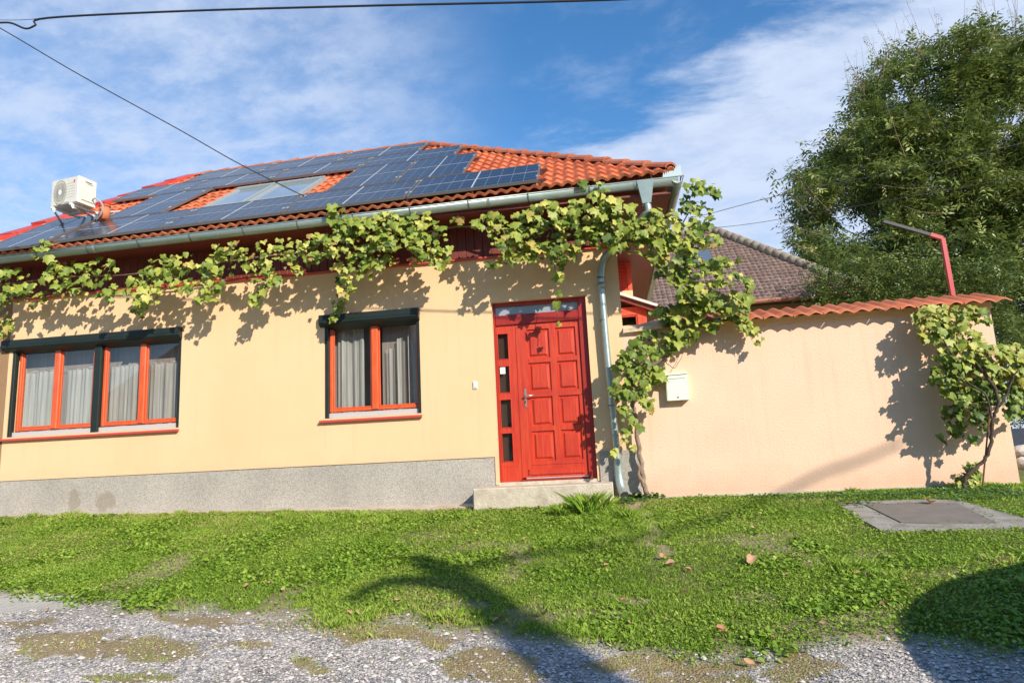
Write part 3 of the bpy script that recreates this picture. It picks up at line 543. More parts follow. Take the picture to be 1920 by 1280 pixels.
hd = MB().box(.382, .412, .086, .099, .985, 1.235, .004).build('handle_plate', 'steel', door); hb = MB(); hb.tube([(.397, .09, 1.135), (.397, .045, 1.135)], .009, 10); hb.tube([(.395, .047, 1.135), (.43, .045, 1.137), (.515, .048, 1.135)], .009, 10); hb.build('handle', 'steel', door, True)
hb = MB(); hb.tube([(.397, .075, 1.06), (.397, .09, 1.06)], .009, 10); hb.box(.394, .400, .078, .09, 1.035, 1.06); hb.build('keyhole', 'mark', door)
# ---- roof
TH = R(35); E = [A(x, y, -.56) for x, y in [(60, 474), (300, 444), (600, 405), (900, 366), (1070, 347), (1200, 333)]]
mS, bS = np.polyfit([e[0] for e in E], [e[2] for e in E], 1)
e1 = np.array([1, 0, mS]); e1 /= np.linalg.norm(e1); up_ = np.array([0, math.cos(TH), math.sin(TH)]); rn = np.cross(e1, up_); rn /= np.linalg.norm(rn); u2 = np.cross(rn, e1); RP = np.array([0, -.56, bS])
def RF(x, s, h=0.): return RP+e1*x+u2*s+rn*h
def roofpt(px, py, h=0.):
    d = ray(px, py); P0 = RP+rn*h; t = ((P0-CAM)@rn)/(d@rn); p = CAM+d*t-P0; return p@e1, p@u2
HX = 2.62; SR = 5.32                     # corner of the hip, slope length up to the ridge
tip = roofpt(797, 266, .1)[0]
VL = lambda s: -8.25+.235*s              # left verge
def hipx(s): return HX-(HX-tip)*s/SR
def tiles():
    per, seg, crs = .148, 8, .298; V = []; Fc = []; Rn = []
    ncol = int((HX+8.4)/per)+1; nc = int(SR/crs)+1
    prof = [.0+.034*(.5+.5*math.cos(2*math.pi*((k/seg)-.30)))**.85 for k in range(seg)]
    for c in range(nc):
        s0, s1 = c*crs-.06, min((c+1)*crs+.02, SR)
        for i in range(ncol):
            xa = HX-(i+1)*per; xb = xa+per; sm = (s0+s1)/2
            if xa > hipx(sm)-.0 or xb < VL(sm): continue
            jit = rng.normal(0, .0025); r = random.random(); bb = len(V)
            for k in range(seg+1):
                x = xa+per*k/seg; hh = prof[k % seg]
                xx = min(x, hipx(sm)+.04)
                V.append(RF(xx, s0, hh+.006+jit)); V.append(RF(xx, s0-.006*math.sin(math.pi*k/seg), hh+.046+jit)); V.append(RF(xx, (s0*.4+s1*.6), hh+.026+jit*.5)); V.append(RF(xx, s1, hh+.008))
            for k in range(seg):
                a = bb+k*4
                for j in range(3): Fc.append((a+j, a+4+j, a+5+j, a+1+j)); Rn.append(r)
    return V, Fc, Rn
V, Fc, Rn = tiles(); roof = mesh('roof', V, Fc, 'tile', house, rnd=Rn)
rbk = RF(tip, SR); ridgeL = RF(VL(SR), SR); eyb = 2*rbk[1]+.56
b = MB(); ez = RF(0, 0)[2]
b.add([RF(VL(0), -.02, -.02), RF(HX-.05, -.02, -.02), RF(tip, SR, -.03), RF(VL(SR), SR, -.03)], [(0, 1, 2, 3)])
b.add([RF(HX, 0, 0), (RF(HX, 0)[0], eyb, ez), rbk], [(0, 1, 2)]); b.add([(RF(HX, 0)[0], eyb, ez), (-8.3, eyb, ez), ridgeL, rbk], [(0, 1, 2, 3)])
b.build('roof_underlay', 'tile', roof)
def ridge_run(P, Q, name, n, r=.105):
    P = np.array(P); Q = np.array(Q); ax = Q-P; Lg = np.linalg.norm(ax); ax /= Lg; side = np.cross(ax, [0, 0, 1.]); side /= np.linalg.norm(side); upv = np.cross(side, ax); b = MB()
    for i in range(n):
        a0 = Lg*i/n-.02; a1 = Lg*(i+1)/n+.03; V = []; jit = random.uniform(-.006, .006)
        for (t, rr, hh) in ((a0, r*1.07, .016), (a0+.02, r*1.075, .020), (a0+.05, r*1.05, .016), (a1, r*.90, .0)):
            for k in range(9):
                an = math.pi*k/8; V.append(P+ax*t+side*math.cos(an)*rr+upv*(math.sin(an)*rr*.8+hh+jit-.035))
        # thickness lip at the lower end
        for k in range(9):
            an = math.pi*k/8; V.append(P+ax*a0+side*math.cos(an)*r*.93+upv*(math.sin(an)*r*.66+jit-.035+.010))
        Fc = [(j*9+k, j*9+k+1, j*9+10+k, j*9+9+k) for j in range(3) for k in range(8)]+[(36+k, 37+k, k+1, k) for k in range(8)]
        b.add(V, Fc)
    return b.build(name, 'ridge', roof)
ridge_run(RF(HX-.10, .06, .045), RF(tip, SR, .05), 'hip_tiles', 17); ridge_run(RF(tip, SR, .05), RF(VL(SR), SR, .05), 'ridge_tiles', 13)
# red metal flashing up the left verge, in lapped lengths
b = MB()
for i in range(9):
    s0, s1 = -.1+i*.605, -.1+(i+1)*.605+.04; lift = .06+.012*(i % 2)
    V = [RF(VL(s0)-.22, s0, -.05), RF(VL(s0)-.22, s0, lift+.06), RF(VL(s0)+.06, s0, lift+.06), RF(VL(s0)+.09, s0, .0), RF(VL(s1)-.22, s1, -.05), RF(VL(s1)-.22, s1, lift+.03), RF(VL(s1)+.06, s1, lift+.03), RF(VL(s1)+.09, s1, .0)]
    b.add(V, [(0, 1, 2, 3), (7, 6, 5, 4), (0, 4, 5, 1), (1, 5, 6, 2), (2, 6, 7, 3), (3, 7, 4, 0)])
b.build('verge_flashing', 'flash', roof)
b = MB(); b.add([(VL(0)-.1, -.5, 3.4), (VL(0)-.1, 8.9, 3.4), RF(VL(SR)-.1, SR, -.06)], [(0, 1, 2)]); b.build('gable', 'plaster', house)
# ---- roof windows
for (x0, x1) in ((-4.62, -3.92), (-3.86, -3.02)):
    s0, s1 = 1.20, 2.50; b = MB()
    def rbox(b, xa, xb, sa, sb, h0, h1): b.add([RF(x, s, h) for x in (xa, xb) for s in (sa, sb) for h in (h0, h1)], [(0, 1, 3, 2), (4, 6, 7, 5), (0, 4, 5, 1), (2, 3, 7, 6), (0, 2, 6, 4), (1, 5, 7, 3)])
    rbox(b, x0, x0+.06, s0, s1, 0, .115); rbox(b, x1-.06, x1, s0, s1, 0, .115); rbox(b, x0+.06, x1-.06, s0, s0+.07, 0, .11); rbox(b, x0-.01, x1+.01, s1-.09, s1+.02, 0, .135); rbox(b, x0+.03, x1-.03, s0-.16, s0, 0, .085)
    rw = b.build('roof_window', M('skylight_frame', (.42, .45, .43), rough=.45, metal=.3), house)
    b = MB(); rbox(b, x0+.055, x1-.055, s0+.065, s1-.085, .02, .094); b.build('pane', M('skylight_glass', (.20, .25, .28), rough=.05, spec=1.0, coat=1.), rw)
# ---- gutter with brackets
gl = [A(x, y, -.63) for x, y in ((0, 481), (480, 424), (820, 381), (1070, 354), (1282, 332))]
gm_, gb_ = np.polyfit([g[0] for g in gl], [g[2] for g in gl], 1); gzf = lambda x: gm_*x+gb_
GX = gl[-1][0]; rG = .078; yG = -.555
def half_round(b, P, Q, side, r=rG, n=12, t=.004):
    V = []
    for c in (P, Q):
        c = np.array(c, float)
        for rr in (r, r-t):
            for k in range(n+1):
                an = math.pi*k/n; V.append(c+side*math.cos(an)*rr-uz*math.sin(an)*rr*1.12)
    m = n+1; Fc = [(k, k+1, 2*m+k+1, 2*m+k) for k in range(n)]+[(m+k+1, m+k, 3*m+k, 3*m+k+1) for k in range(n)]+[(0, 2*m, 3*m, m), (n, m+n, 3*m+n, 2*m+n)]+[(k, m+k, m+k+1, k+1) for k in range(n)]+[(2*m+k+1, 3*m+k+1, 3*m+k, 2*m+k) for k in range(n)]
    b.add(V, Fc)
b = MB(); half_round(b, (-8.7, yG, gzf(-8.7)), (GX-.07, yG, gzf(GX)), np.array([0, -1., 0]))
b.tube([(-8.7, yG-rG, gzf(-8.7)+.004), (GX, yG-rG, gzf(GX)+.004)], .009, 8)
zc_ = gzf(GX); half_round(b, (GX-rG, yG-.07, zc_), (GX-rG, 9.6, zc_-.02), np.array([1., 0, 0])); b.tube([(GX, yG-rG, zc_+.004), (GX, 9.6, zc_-.016)], .009, 8)
gut = b.build('gutter', 'zinc', house, True)
x = -8.2
while x < GX-.3:
    b = MB(); V = []
    for dx in (-.009, .009):
        for k in range(11):
            an = math.pi*k/10; V.append((x+dx, yG-math.cos(an)*(rG+.004), gzf(x)-math.sin(an)*(rG+.004)*1.12))
    b.add(V, [(k, k+1, 12+k, 11+k) for k in range(10)]); b.box(x-.009, x+.009, yG+rG-.005, yG+rG, gzf(x)-.01, gzf(x)+.10); b.box(x-.006, x+.006, yG-rG-.012, yG-rG+.01, gzf(x)-.004, gzf(x)+.022); x += .805; b.build('bracket', 'zincd', gut)
x = -7.6                       # seams between gutter lengths
while x < GX-.3:
    b = MB(); V = []
    for dx in (-.02, .02):
        for k in range(11):
            an = math.pi*k/10; V.append((x+dx, yG-math.cos(an)*(rG+.002), gzf(x)-math.sin(an)*(rG+.002)*1.12))
    b.add(V, [(k, k+1, 12+k, 11+k) for k in range(10)]); x += 1.93; b.build('seam_collar', 'zinc', gut)
# leaf-guard comb at the gutter corner, spikes fanning up
b = MB(); c0 = np.array([GX-.02, yG-rG+.006, zc_])
for (du, L_, dy) in ((np.array([-1., 0, 0]), .24, 0), (np.array([0, 1., 0]), .24, 0)):
    n = 9
    for i in range(n):
        a = c0+du*(L_*i/n); hh = .155-.012*i; wv = du*(L_/n); b.add([a, a+wv, a+wv+uz*(hh-.03), a+wv*.5+uz*(hh+.016), a+uz*(hh-.02)], [(0, 1, 2, 3, 4)])
b.build('corner_guard', M('comb_zinc', (.50, .56, .54), rough=.4, metal=.3), gut)
# outlet hopper + downpipe
ox0, ox1 = A(1194, 345, -.63)[0], A(1226, 340, -.63)[0]; oc = (ox0+ox1)/2; ztop = gzf(oc)+.004; b = MB()
V = [(ox0, -.645, ztop), (ox1, -.645, ztop), (ox1, -.47, ztop), (ox0, -.47, ztop), (oc-.055, -.61, ztop-.30), (oc+.055, -.61, ztop-.30), (oc+.055, -.50, ztop-.30), (oc-.055, -.50, ztop-.30)]
b.add(V, [(i, (i+1) % 4, 4+(i+1) % 4, 4+i) for i in range(4)]+[(7, 6, 5, 4)]); b.build('hopper', 'zinc', gut)
def AP(x, y, Y): return tuple(A(x, y, Y))
pipe = smooth_path([(oc, -.555, ztop-.27), (oc+.01, -.55, ztop-.40), AP(1205, 408, -.50), AP(1160, 460, -.22), AP(1132, 485, -.10), AP(1126, 520, -.085)], 6)
dp = [Vector(AP(1126, 522, -.085)), Vector(AP(1138, 660, -.085)), Vector(AP(1158, 862, -.085))]; shoe = smooth_path([AP(1158, 862, -.085), AP(1161, 895, -.09), AP(1166, 917, -.14), AP(1171, 928, -.22)], 4)
b = MB(); b.tube(pipe, .049, 14, False); b.tube([p for p in smooth_path(dp, 4)], .046, 14, False); b.tube(shoe, .056, 14, False)
b.tube([Vector(AP(1127, 530, -.085)), Vector(AP(1128, 542, -.085))], .053, 14); b.tube([Vector(AP(1153, 815, -.085)), Vector(AP(1153.3, 819, -.085))], .052, 14)
dpipe = b.build('downpipe', 'zinc', house, True)
b = MB(); b.tube([shoe[-1], shoe[-2]], .05, 14); b.build('pipe_mouth', 'mark', dpipe)
for (x, y) in ((1131, 600), (1147, 760)):
    b = MB(); p = Vector(AP(x, y, -.085)); b.tube([p-Vector((0, 0, .008)), p+Vector((0, 0, .008))], .051, 14); b.box(p.x-.008, p.x+.008, p.y+.03, .0, p.z-.008, p.z+.008); b.build('pipe_clip', 'zincd', dpipe)
# ---- step and doorbell
b = MB(); n = 22; V = []; Fc = []
def rr_(s): return rng.normal(0, s)
b.box(-.262, 1.492, -.50, .01, -.62, -.045, .012)
step = b.build('door_step', 'concrete'); tag(step, 'pale concrete doorstep block below the red entrance door', 'step')
bell = thing('doorbell', 'small white doorbell button on the cream wall left of the door', 'doorbell', (-.275, 0, 1.31))
MB().box(-.305, -.243, -.016, 0, 1.262, 1.365, .005).build('base', 'white', bell); MB().box(-.292, -.258, -.0165, -.0155, 1.275, 1.283).build('name_strip', 'mark', bell); MB().box(-.298, -.25, -.022, -.0162, 1.295, 1.355, .004).build('button', 'white', bell)
# ------------------------------------------------------------------ solar panels
SP = .14
def panel(x0, x1, s0, s1, label, portrait=False):
    th_ = thing('solar_panel', label, 'solar panel', tuple(RF(x0, s0, SP-.04)), 'solar panels on the roof'); b = MB()
    def rbox(b, xa, xb, sa, sb, h0, h1): b.add([RF(x, s, h) for x in (xa, xb) for s in (sa, sb) for h in (h0, h1)], [(0, 1, 3, 2), (4, 6, 7, 5), (0, 4, 5, 1), (2, 3, 7, 6), (0, 2, 6, 4), (1, 5, 7, 3)])
    f = .018; h0, h1 = SP-.04, SP
    rbox(b, x0, x0+f, s0, s1, h0, h1); rbox(b, x1-f, x1, s0, s1, h0, h1); rbox(b, x0+f, x1-f, s0, s0+f, h0, h1); rbox(b, x0+f, x1-f, s1-f, s1, h0, h1)
    b.build('frame', 'pvframe', th_)
    V = [RF(x0+f, s0+f, SP-.004), RF(x1-f, s0+f, SP-.004), RF(x1-f, s1-f, SP-.004), RF(x0+f, s1-f, SP-.004)]
    o = mesh('cells', V, [(0, 1, 2, 3)], 'pv', th_); uvl = o.data.uv_layers.new(name='UVMap'); w, h = x1-x0-2*f, s1-s0-2*f
    if portrait: sc = (1.035/w, 1.72/h); uvs = [(0, 0), (w, 0), (w, h), (0, h)]; uvs = [(u*sc[0], v*sc[1]) for u, v in uvs]; uvs = [(v, u) for u, v in uvs]
    else: sc = (1.725/w, 1.032/h); uvs = [(0, 0), (w*sc[0], 0), (w*sc[0], h*sc[1]), (0, h*sc[1])]
    for i, u in enumerate(uvs): uvl.data[i].uv = u
    b = MB(); mx_ = (x0+x1)/2; ms_ = (s0+s1)/2
    if portrait: rbox(b, x0+f, x1-f, ms_-.006, ms_+.006, SP-.0035, SP-.001); rbox(b, mx_-.007, mx_+.007, s0+f, s1-f, SP-.0034, SP-.0012)
    else: rbox(b, mx_-.009, mx_+.009, s0+f, s1-f, SP-.0035, SP-.001); rbox(b, x0+f, x1-f, ms_-.006, ms_+.006, SP-.0034, SP-.0012)
    b.build('centre_line', 'pvline', th_)
    for xx in (x0+.0, x1-.03): 
        for ss in (s0+.16*(s1-s0), s0+.8*(s1-s0)): b = MB(); rbox(b, xx, xx+.03, ss, ss+.06, SP+.0005, SP+.01); b.build('clamp', 'silver', th_)
    return th_
K = [('bottom row', 'nearest the eaves'), ('second row', ''), ('third row', ''), ('top row', 'along the ridge')]
pn = [(-.98, .80, -.05, 1.05, 'dark blue solar panel at the right end of the lowest row, nearest the hip', 0), (-2.77, -1.01, -.05, 1.05, 'dark solar panel second from the right in the lowest row by the gutter', 0),
 (-4.55, -2.80, -.05, 1.05, 'dark solar panel of the lowest row directly below the two roof windows', 0), (-6.28, -4.58, -.05, 1.05, 'solar panel of the lowest row just right of the gap below the air conditioner', 0),
 (-7.52, -6.47, -.12, 1.66, 'solar panel at the far left end of the roof under the air conditioner', 1), (-6.33, -5.27, 1.10, 2.85, 'upright solar panel in the second row between air conditioner and roof windows', 1),
 (-2.50, -1.45, 1.10, 2.85, 'upright solar panel just right of the roof windows', 1), (-1.42, -.37, 1.10, 2.85, 'upright solar panel at the right end of the second row', 1),
 (-2.50, -.78, 2.88, 3.90, 'solar panel at the right end of the third row, its corner touching the hip tiles', 0), (-4.20, -2.53, 2.88, 3.90, 'solar panel in the middle of the third row above the roof windows', 0), (-5.88, -4.23, 2.88, 3.90, 'solar panel third from the right in the third row', 0), (-7.30, -5.91, 2.88, 3.90, 'solar panel at the left end of the third row beside the red flashing', 0),
 (-3.24, -1.64, 3.93, 4.93, 'solar panel at the right end of the top row, touching the roof peak', 0), (-4.86, -3.27, 3.93, 4.93, 'middle solar panel of the top row along the ridge', 0), (-6.48, -4.89, 3.93, 4.93, 'left solar panel of the top row near the red ridge end', 0)]
for (x0, x1, s0, s1, lb, pt) in pn: panel(x0, x1, s0, s1, lb, pt)
# mounting rails: one thing per row
def rbox(b, xa, xb, sa, sb, h0, h1): b.add([RF(x, s, h) for x in (xa, xb) for s in (sa, sb) for h in (h0, h1)], [(0, 1, 3, 2), (4, 6, 7, 5), (0, 4, 5, 1), (2, 3, 7, 6), (0, 2, 6, 4), (1, 5, 7, 3)])
for (xa, xb, ss, lb) in ((-7.6, .90, (.14, .80), 'brown mounting rails under the lowest row of solar panels'), (-7.4, -.70, (3.05, 3.7), 'brown mounting rails under the third row of solar panels'), (-6.6, -1.55, (4.1, 4.75), 'brown mounting rails under the top row of solar panels'), (-2.55, -.30, (1.4, 2.5), 'short brown mounting rails under the upright solar panels')):
    b = MB()
    for s in ss:
        rbox(b, xa, xb, s, s+.04, .045, .0985); x = xa+.3
        while x < xb: rbox(b, x, x+.03, s-.16, s+.02, .03, .045); rbox(b, x, x+.03, s-.18, s-.15, .0, .10); x += .9
    tag(b.build('mounting_rail', 'brown'), lb, 'mounting rail', 'mounting rails under the solar panels')
# ------------------------------------------------------------------ air conditioner on its frame
def local(o, dims): pass
ac = thing('air_conditioner', 'white outdoor air conditioning unit on a steel frame at the left of the roof', 'air conditioner', (-6.65, -.1, 4.5))
wA, hA, dA = .56, .43, .31; T = Matrix.Translation((-6.65, -.13, 4.53)) @ Matrix.Rotation(R(-10), 4, 'Z')
def tr(b): b.V = [tuple(T @ Vector(v)) for v in b.V]; return b
tr(MB().box(-wA/2, wA/2, 0, dA, 0, hA, .012)).build('shell', 'ac', ac)
b = MB(); cxg, czg = -.085, .21; Rx, Rz = .135, .19
for k in range(44):
    an = 2*math.pi*k/44; r0, r1 = .28, 1.; ca, sa = math.cos(an), math.sin(an); w = .0016+.0
    p0 = (cxg+ca*Rx*r0, -.004, czg+sa*Rz*r0); p1 = (cxg+ca*Rx, -.004, czg+sa*Rz); b.tube([p0, p1], .0032, 4)
for q in (.5, .75, 1.02):
    b.tube([(cxg+math.cos(2*math.pi*k/32)*Rx*q, -.005, czg+math.sin(2*math.pi*k/32)*Rz*q) for k in range(33)], .0028, 4)
tr(b).build('fan_grille', 'acd', ac)
b = MB(); V = [(cxg+math.cos(2*math.pi*k/24)*Rx*.24, -.008, czg+math.sin(2*math.pi*k/24)*Rz*.24) for k in range(24)]; b.add(V, [tuple(range(24))]); tr(b).build('fan_hub', 'white', ac)
tr(MB().box(.185, .212, -.003, .001, .335, .372)).build('badge', 'badge', ac); tr(MB().box(.0, .10, -.003, .001, .022, .034)).build('badge', 'acd', ac)
b = MB()
for i in range(6): b.box(.04, .22, -.002, .002, .10+i*.045, .103+i*.045)
tr(b).build('vent_line', 'acd', ac)
b = MB(); b.box(wA/2-.001, wA/2+.012, .06, .27, .06, .40, 0); b.box(wA/2+.011, wA/2+.014, .12, .22, .33, .36); tr(b).build('side_cover', 'ac', ac)
b = MB(); b.box(wA/2+.012, wA/2+.016, .11, .22, .355, .37); b.box(wA/2+.012, wA/2+.016, .14, .24, .335, .340); tr(b).build('side_grip', 'mark', ac)
b = MB()
for xx in (-.25, .14):
    b.box(xx, xx+.035, -.02, dA+.16, -.035, -.005)
b.box(-.28, .20, .30, .335, -.034, -.006)
V0 = [tuple(T @ Vector(v)) for v in b.V]; b.V = V0
for (xx, foot) in ((-.232, roofpt(121, 431, .03)), (.158, roofpt(179, 417, .03))):
    p = T @ Vector((xx, .0, -.02)); q = Vector(RF(foot[0], foot[1], .13)); b.tube([p, p+Vector((.04, 0, -.06)), q], .017, 6); b.tube([T @ Vector((xx, dA+.1, -.02)), Vector(RF(foot[0]+.05, foot[1]+.75, .02))], .014, 6); b.box(q.x-.03, q.x+.03, q.y-.03, q.y+.03, q.z-.02, q.z+.02)
b.build('mounting_frame', 'white', ac)
b = MB(); e0 = T @ Vector((wA/2+.01, .24, .10)); b.tube(smooth_path([e0, e0+Vector((.08, -.02, .02)), e0+Vector((.17, .02, -.08)), e0+Vector((.13, .05, -.22)), e0+Vector((.02, .1, -.28))], 5), .013, 6); b.build('refrigerant_pipe', 'acd', ac)
cp = thing('roof_pipe_cover', 'small orange clay outlet cover beside the air conditioner', 'roof vent', tuple(e0+Vector((.10, .12, -.2))))
b = MB(); p = e0+Vector((.08, .18, -.26)); b.tube([p, p+Vector((0, 0, .21))], .075, 14, rr=[.085, .072]); b.build('body', 'tile', cp, True)
b = MB(); b.tube([p+Vector((0, 0, .212)), p+Vector((0, 0, .235))], .085, 14); b.build('cap', 'tile', cp)
# ------------------------------------------------------------------ garden wall with tiled coping
WX, WYf = 6.31, .0
gw = thing('garden_wall', 'pale apricot rendered garden wall with an orange tiled coping', 'wall')
ztopw = lambda x: 1.93-.008*(x-2)
b = MB(); zs_ = 1.90
b.add([(XR, WYf, -.7), (WX, WYf, -.7), (WX, WYf, zs_), (XR, WYf, zs_), (XR, .28, -.7), (WX, .28, -.7), (WX, .28, zs_), (XR, .28, zs_)], [(0, 1, 2, 3), (5, 4, 7, 6), (1, 5, 6, 2), (3, 2, 6, 7)])
b.box(WX-.28, WX, .28, 6.5, -.7, 1.90); b.build('wall_body', 'wallplaster', gw)
MB().box(XR, WX+.012, -.012, .29, -.7, -.262).build('footing', 'concrete', gw)
MB().box(XR+.001, WX+.015, -.022, .25, 1.865, 1.955, .008).build('moulding', 'moulding', gw)
def coping(b, x0, x1, yA, yB, zA, zB, per=.185):
    n = int(round((x1-x0)/per)); per = (x1-x0)/n; seg = 10
    for i in range(n):
        r = random.random(); jit = rng.normal(0, .004); js = rng.normal(0, .008); V = []
        for k in range(seg+1):
            f = k/seg; x = x0+(i+f)*per; hh = .036*(.5+.5*math.cos(2*math.pi*(f-.5)))**.8
            for (t, o_) in ((0, -.012), (0, .010), (.5, .006), (1., .0)): V.append((x, yA+js+(yB-yA-js)*t, zA+(zB-zA)*t+hh+o_+jit*(1-t)))
        Fc = [(k*4+j, k*4+4+j, k*4+5+j, k*4+1+j) for k in range(seg) for j in range(3)]; b.add(V, Fc, r)
b = MB(); coping(b, 2.27, WX+.16, -.20, .42, 1.915, 2.125); b.build('coping_tiles', 'tile2', gw, True)
b = MB(); coping(b, 2.27, WX+.16, .78, .44, 1.935, 2.115); b.build('coping_tiles', 'tile2', gw, True)
b = MB()                                  # side return of the coping, running back
sb = MB(); coping(sb, .3, 6.4, 0, .42, 0, .17); sb.V = [(WX+.19-y, x, 1.94+z) for (x, y, z) in sb.V]; sb.build('coping_tiles', 'tile2', gw, True)
b.box(XR+.001, WX+.02, .0, .60, 1.955, 1.99); b.add([(2.28, -.12, 1.93), (WX+.1, -.12, 1.93), (WX+.1, .40, 2.10), (2.28, .40, 2.10)], [(0, 1, 2, 3)])
b.build('coping_bed', 'mortar', gw)
b = MB()                                  # broken mortar end where tiles are missing
V = [(XR, -.06, 1.93), (2.20, -.10, 1.955), (2.30, -.10, 1.96), (2.30, .30, 2.10), (2.18, .30, 2.09), (2.05, .26, 2.04), (1.92, .22, 2.02), (XR, .2, 1.99), (XR, -.06, 1.88), (2.30, -.09, 1.90)]
b.add(V, [(0, 1, 2, 3, 4, 5, 6, 7), (8, 9, 2, 1, 0)]); b.build('mortar_end', 'mortar', gw)
# ---- mailbox
mbx = thing('mailbox', 'cream metal mailbox with a black letter n mark, hung on the garden wall', 'mailbox', (2.4, -.05, 1.1))
mbx['label'] = 'cream metal mailbox hung on the garden wall left of centre'
V = [(2.262, -.11, .945), (2.545, -.11, .945), (2.538, -.11, 1.275), (2.268, -.11, 1.27), (2.262, 0, .945), (2.545, 0, .945), (2.538, 0, 1.30), (2.268, 0, 1.30)]
b = MB().add(V, [(0, 1, 2, 3), (5, 4, 7, 6), (0, 4, 5, 1), (1, 5, 6, 2), (3, 2, 6, 7), (0, 3, 7, 4)]); b.build('box', 'mail', mbx)
b = MB().add([(2.258, -.122, 1.272), (2.55, -.122, 1.277), (2.55, .0, 1.306), (2.258, .0, 1.306), (2.258, -.122, 1.282), (2.55, -.122, 1.287), (2.55, .0, 1.316), (2.258, .0, 1.316)], [(0, 1, 5, 4), (1, 2, 6, 5), (4, 5, 6, 7), (3, 0, 4, 7), (3, 2, 1, 0)]); b.build('lid', 'mail', mbx)
MB().box(2.30, 2.51, -.113, -.108, 1.222, 1.226).build('slot', 'mark', mbx); MB().box(2.272, 2.275, -.1125, -.109, .95, 1.22).build('door_seam', 'acd', mbx)
b = MB(); b.tube([(2.405, -.108, .985), (2.405, -.118, .985)], .012, 12); b.build('lock', 'steel', mbx)
b = MB(); zz = 1.175; b.box(2.305, 2.308, -.1125, -.109, zz, zz+.022); b.box(2.308, 2.316, -.1125, -.109, zz+.019, zz+.022); b.box(2.316, 2.319, -.1125, -.109, zz+.004, zz+.022); b.box(2.321, 2.326, -.1125, -.109, zz, zz+.003); b.build('mark', 'acd', mbx)
# ------------------------------------------------------------------ manhole cover
def gpoly(name, pts, h0, h1, mat, par, sub=1):
    gc = G(1750, 965); gc = gc+np.array([0, 0, .008]); nn__ = np.array([0, -.105, 1.]); P = []
    for p in pts: d_ = ray(*p); P.append(CAM+d_*(((gc-CAM)@nn__)/(d_@nn__)))
    V = [(p[0], p[1], p[2]+h0) for p in P]+[(p[0], p[1], p[2]+h1) for p in P]; n = len(P)
    return mesh(name, V, [tuple(range(n, 2*n))]+[(i, (i+1) % n, n+(i+1) % n, n+i) for i in range(n)], mat, par)
mh = thing('manhole_cover', 'square concrete inspection cover set in the grass before the garden wall', 'manhole cover', tuple(G(1750, 965)))
gpoly('concrete_frame', [(1562, 941), (1640, 938), (1790, 938), (1925, 974), (2010, 998), (1830, 995), (1650, 996), (1600, 968)], -.08, .02, 'slab', mh)
gpoly('lid', [(1622, 950), (1728, 946), (1795, 948), (1870, 985), (1760, 986), (1690, 984)], .0, .030, 'lid', mh)
# ------------------------------------------------------------------ porch, side timber and neighbour
po = thing('porch', 'red timber porch with small window behind the left end of garden wall', 'porch', (2.0, 2.0, -.3))
q = lambda x, y, Y=2.: A(x, y, Y)
b = MB(); b.box(1.78, 2.22, 2.0, 3.6, -.3, q(1205, 568)[2]+.03, .004)
wx0, wx1, wz0, wz1 = 1.79, q(1196, 600)[0], q(1180, 640)[2], q(1185, 590)[2]
b = MB(); wall_cells(b, 1.78, q(1213, 600)[0], -.3, 2.66, [(wx0, wx1, wz0, wz1)], 2.0, 2.08)
for x in (q(1205, 600)[0],): b.box(x, x+.006, 1.994, 2.0, 1.6, 2.60)
b.box(1.79, q(1205, 600)[0], 1.992, 2.0, q(1190, 582)[2], q(1190, 582)[2]+.006); b.build('timber_wall', 'woodred', po)
b = MB(); frame_ring(b, wx0, wx1, wz0, wz1, .03, 2.01, 2.06, .004); b.build('window_frame', 'door', po); MB().box(wx0, wx1, 2.04, 2.045, wz0, wz1).build('pane', 'glassdark', po)
MB().box(wx0-.1, wx1+.1, 2.5, 2.52, 1, 2.7).build('back_panel', 'dark', po)
a0, a1 = q(1160, 548, 1.9), q(1233, 571, 1.9); b = MB(); V = []
for y in (1.85, 3.8): V += [(a0[0], y, a0[2]), (a1[0], y, a1[2]), (a1[0], y, a1[2]-.045), (a0[0], y, a0[2]-.045)]
b.add(V, [(0, 3, 2, 1), (4, 5, 6, 7), (0, 1, 5, 4), (3, 7, 6, 2), (1, 2, 6, 5)]); b.build('roof_edge', 'aluwhite', po)
b = MB(); V = []
for y in (1.90, 3.7): V += [(a0[0], y, a0[2]-.046), (a1[0]-.03, y, a1[2]-.046), (a1[0]-.03, y, a1[2]-.12), (a0[0], y, a0[2]-.13)]
b.add(V, [(0, 3, 2, 1), (4, 5, 6, 7), (3, 7, 6, 2), (1, 2, 6, 5)]); b.build('fascia', 'wooddark', po); MB().box(a1[0]-.03, a1[0]+.07, 1.87, 3.8, a1[2]-.10, a1[2]-.03, .004).build('gutter', 'sill', po)
ts = thing('timber_dormer', 'dark red slatted timber wall rising beside the house corner above the porch', 'timber wall', (2.0, 2.6, 2.8))
b = MB(); t0, t1 = A(1150, 470, 2.6), A(1183, 470, 2.6); x0_, x1_ = 1.80, A(1184, 520, 2.6)[0]; zz = A(1180, 545, 2.6)[2]; zt_ = 4.2; z = zz
while z < zt_: b.box(x0_-.6, x1_-.07, 2.6, 2.9, z, z+.058, .006); z += .061
b.build('slats', 'door', ts); MB().box(x1_-.075, x1_, 2.585, 2.9, zz, zt_, .006).build('corner_post', 'woodred', ts); MB().box(x0_-.3, x1_+.0, 2.56, 2.95, zz-.10, zz-.002, .004).build('base_board', 'moulding', ts)
nb_ = thing('neighbour_house', 'neighbouring house with a brown scalloped tile roof behind the garden wall', 'house', (6, 12, -.3))
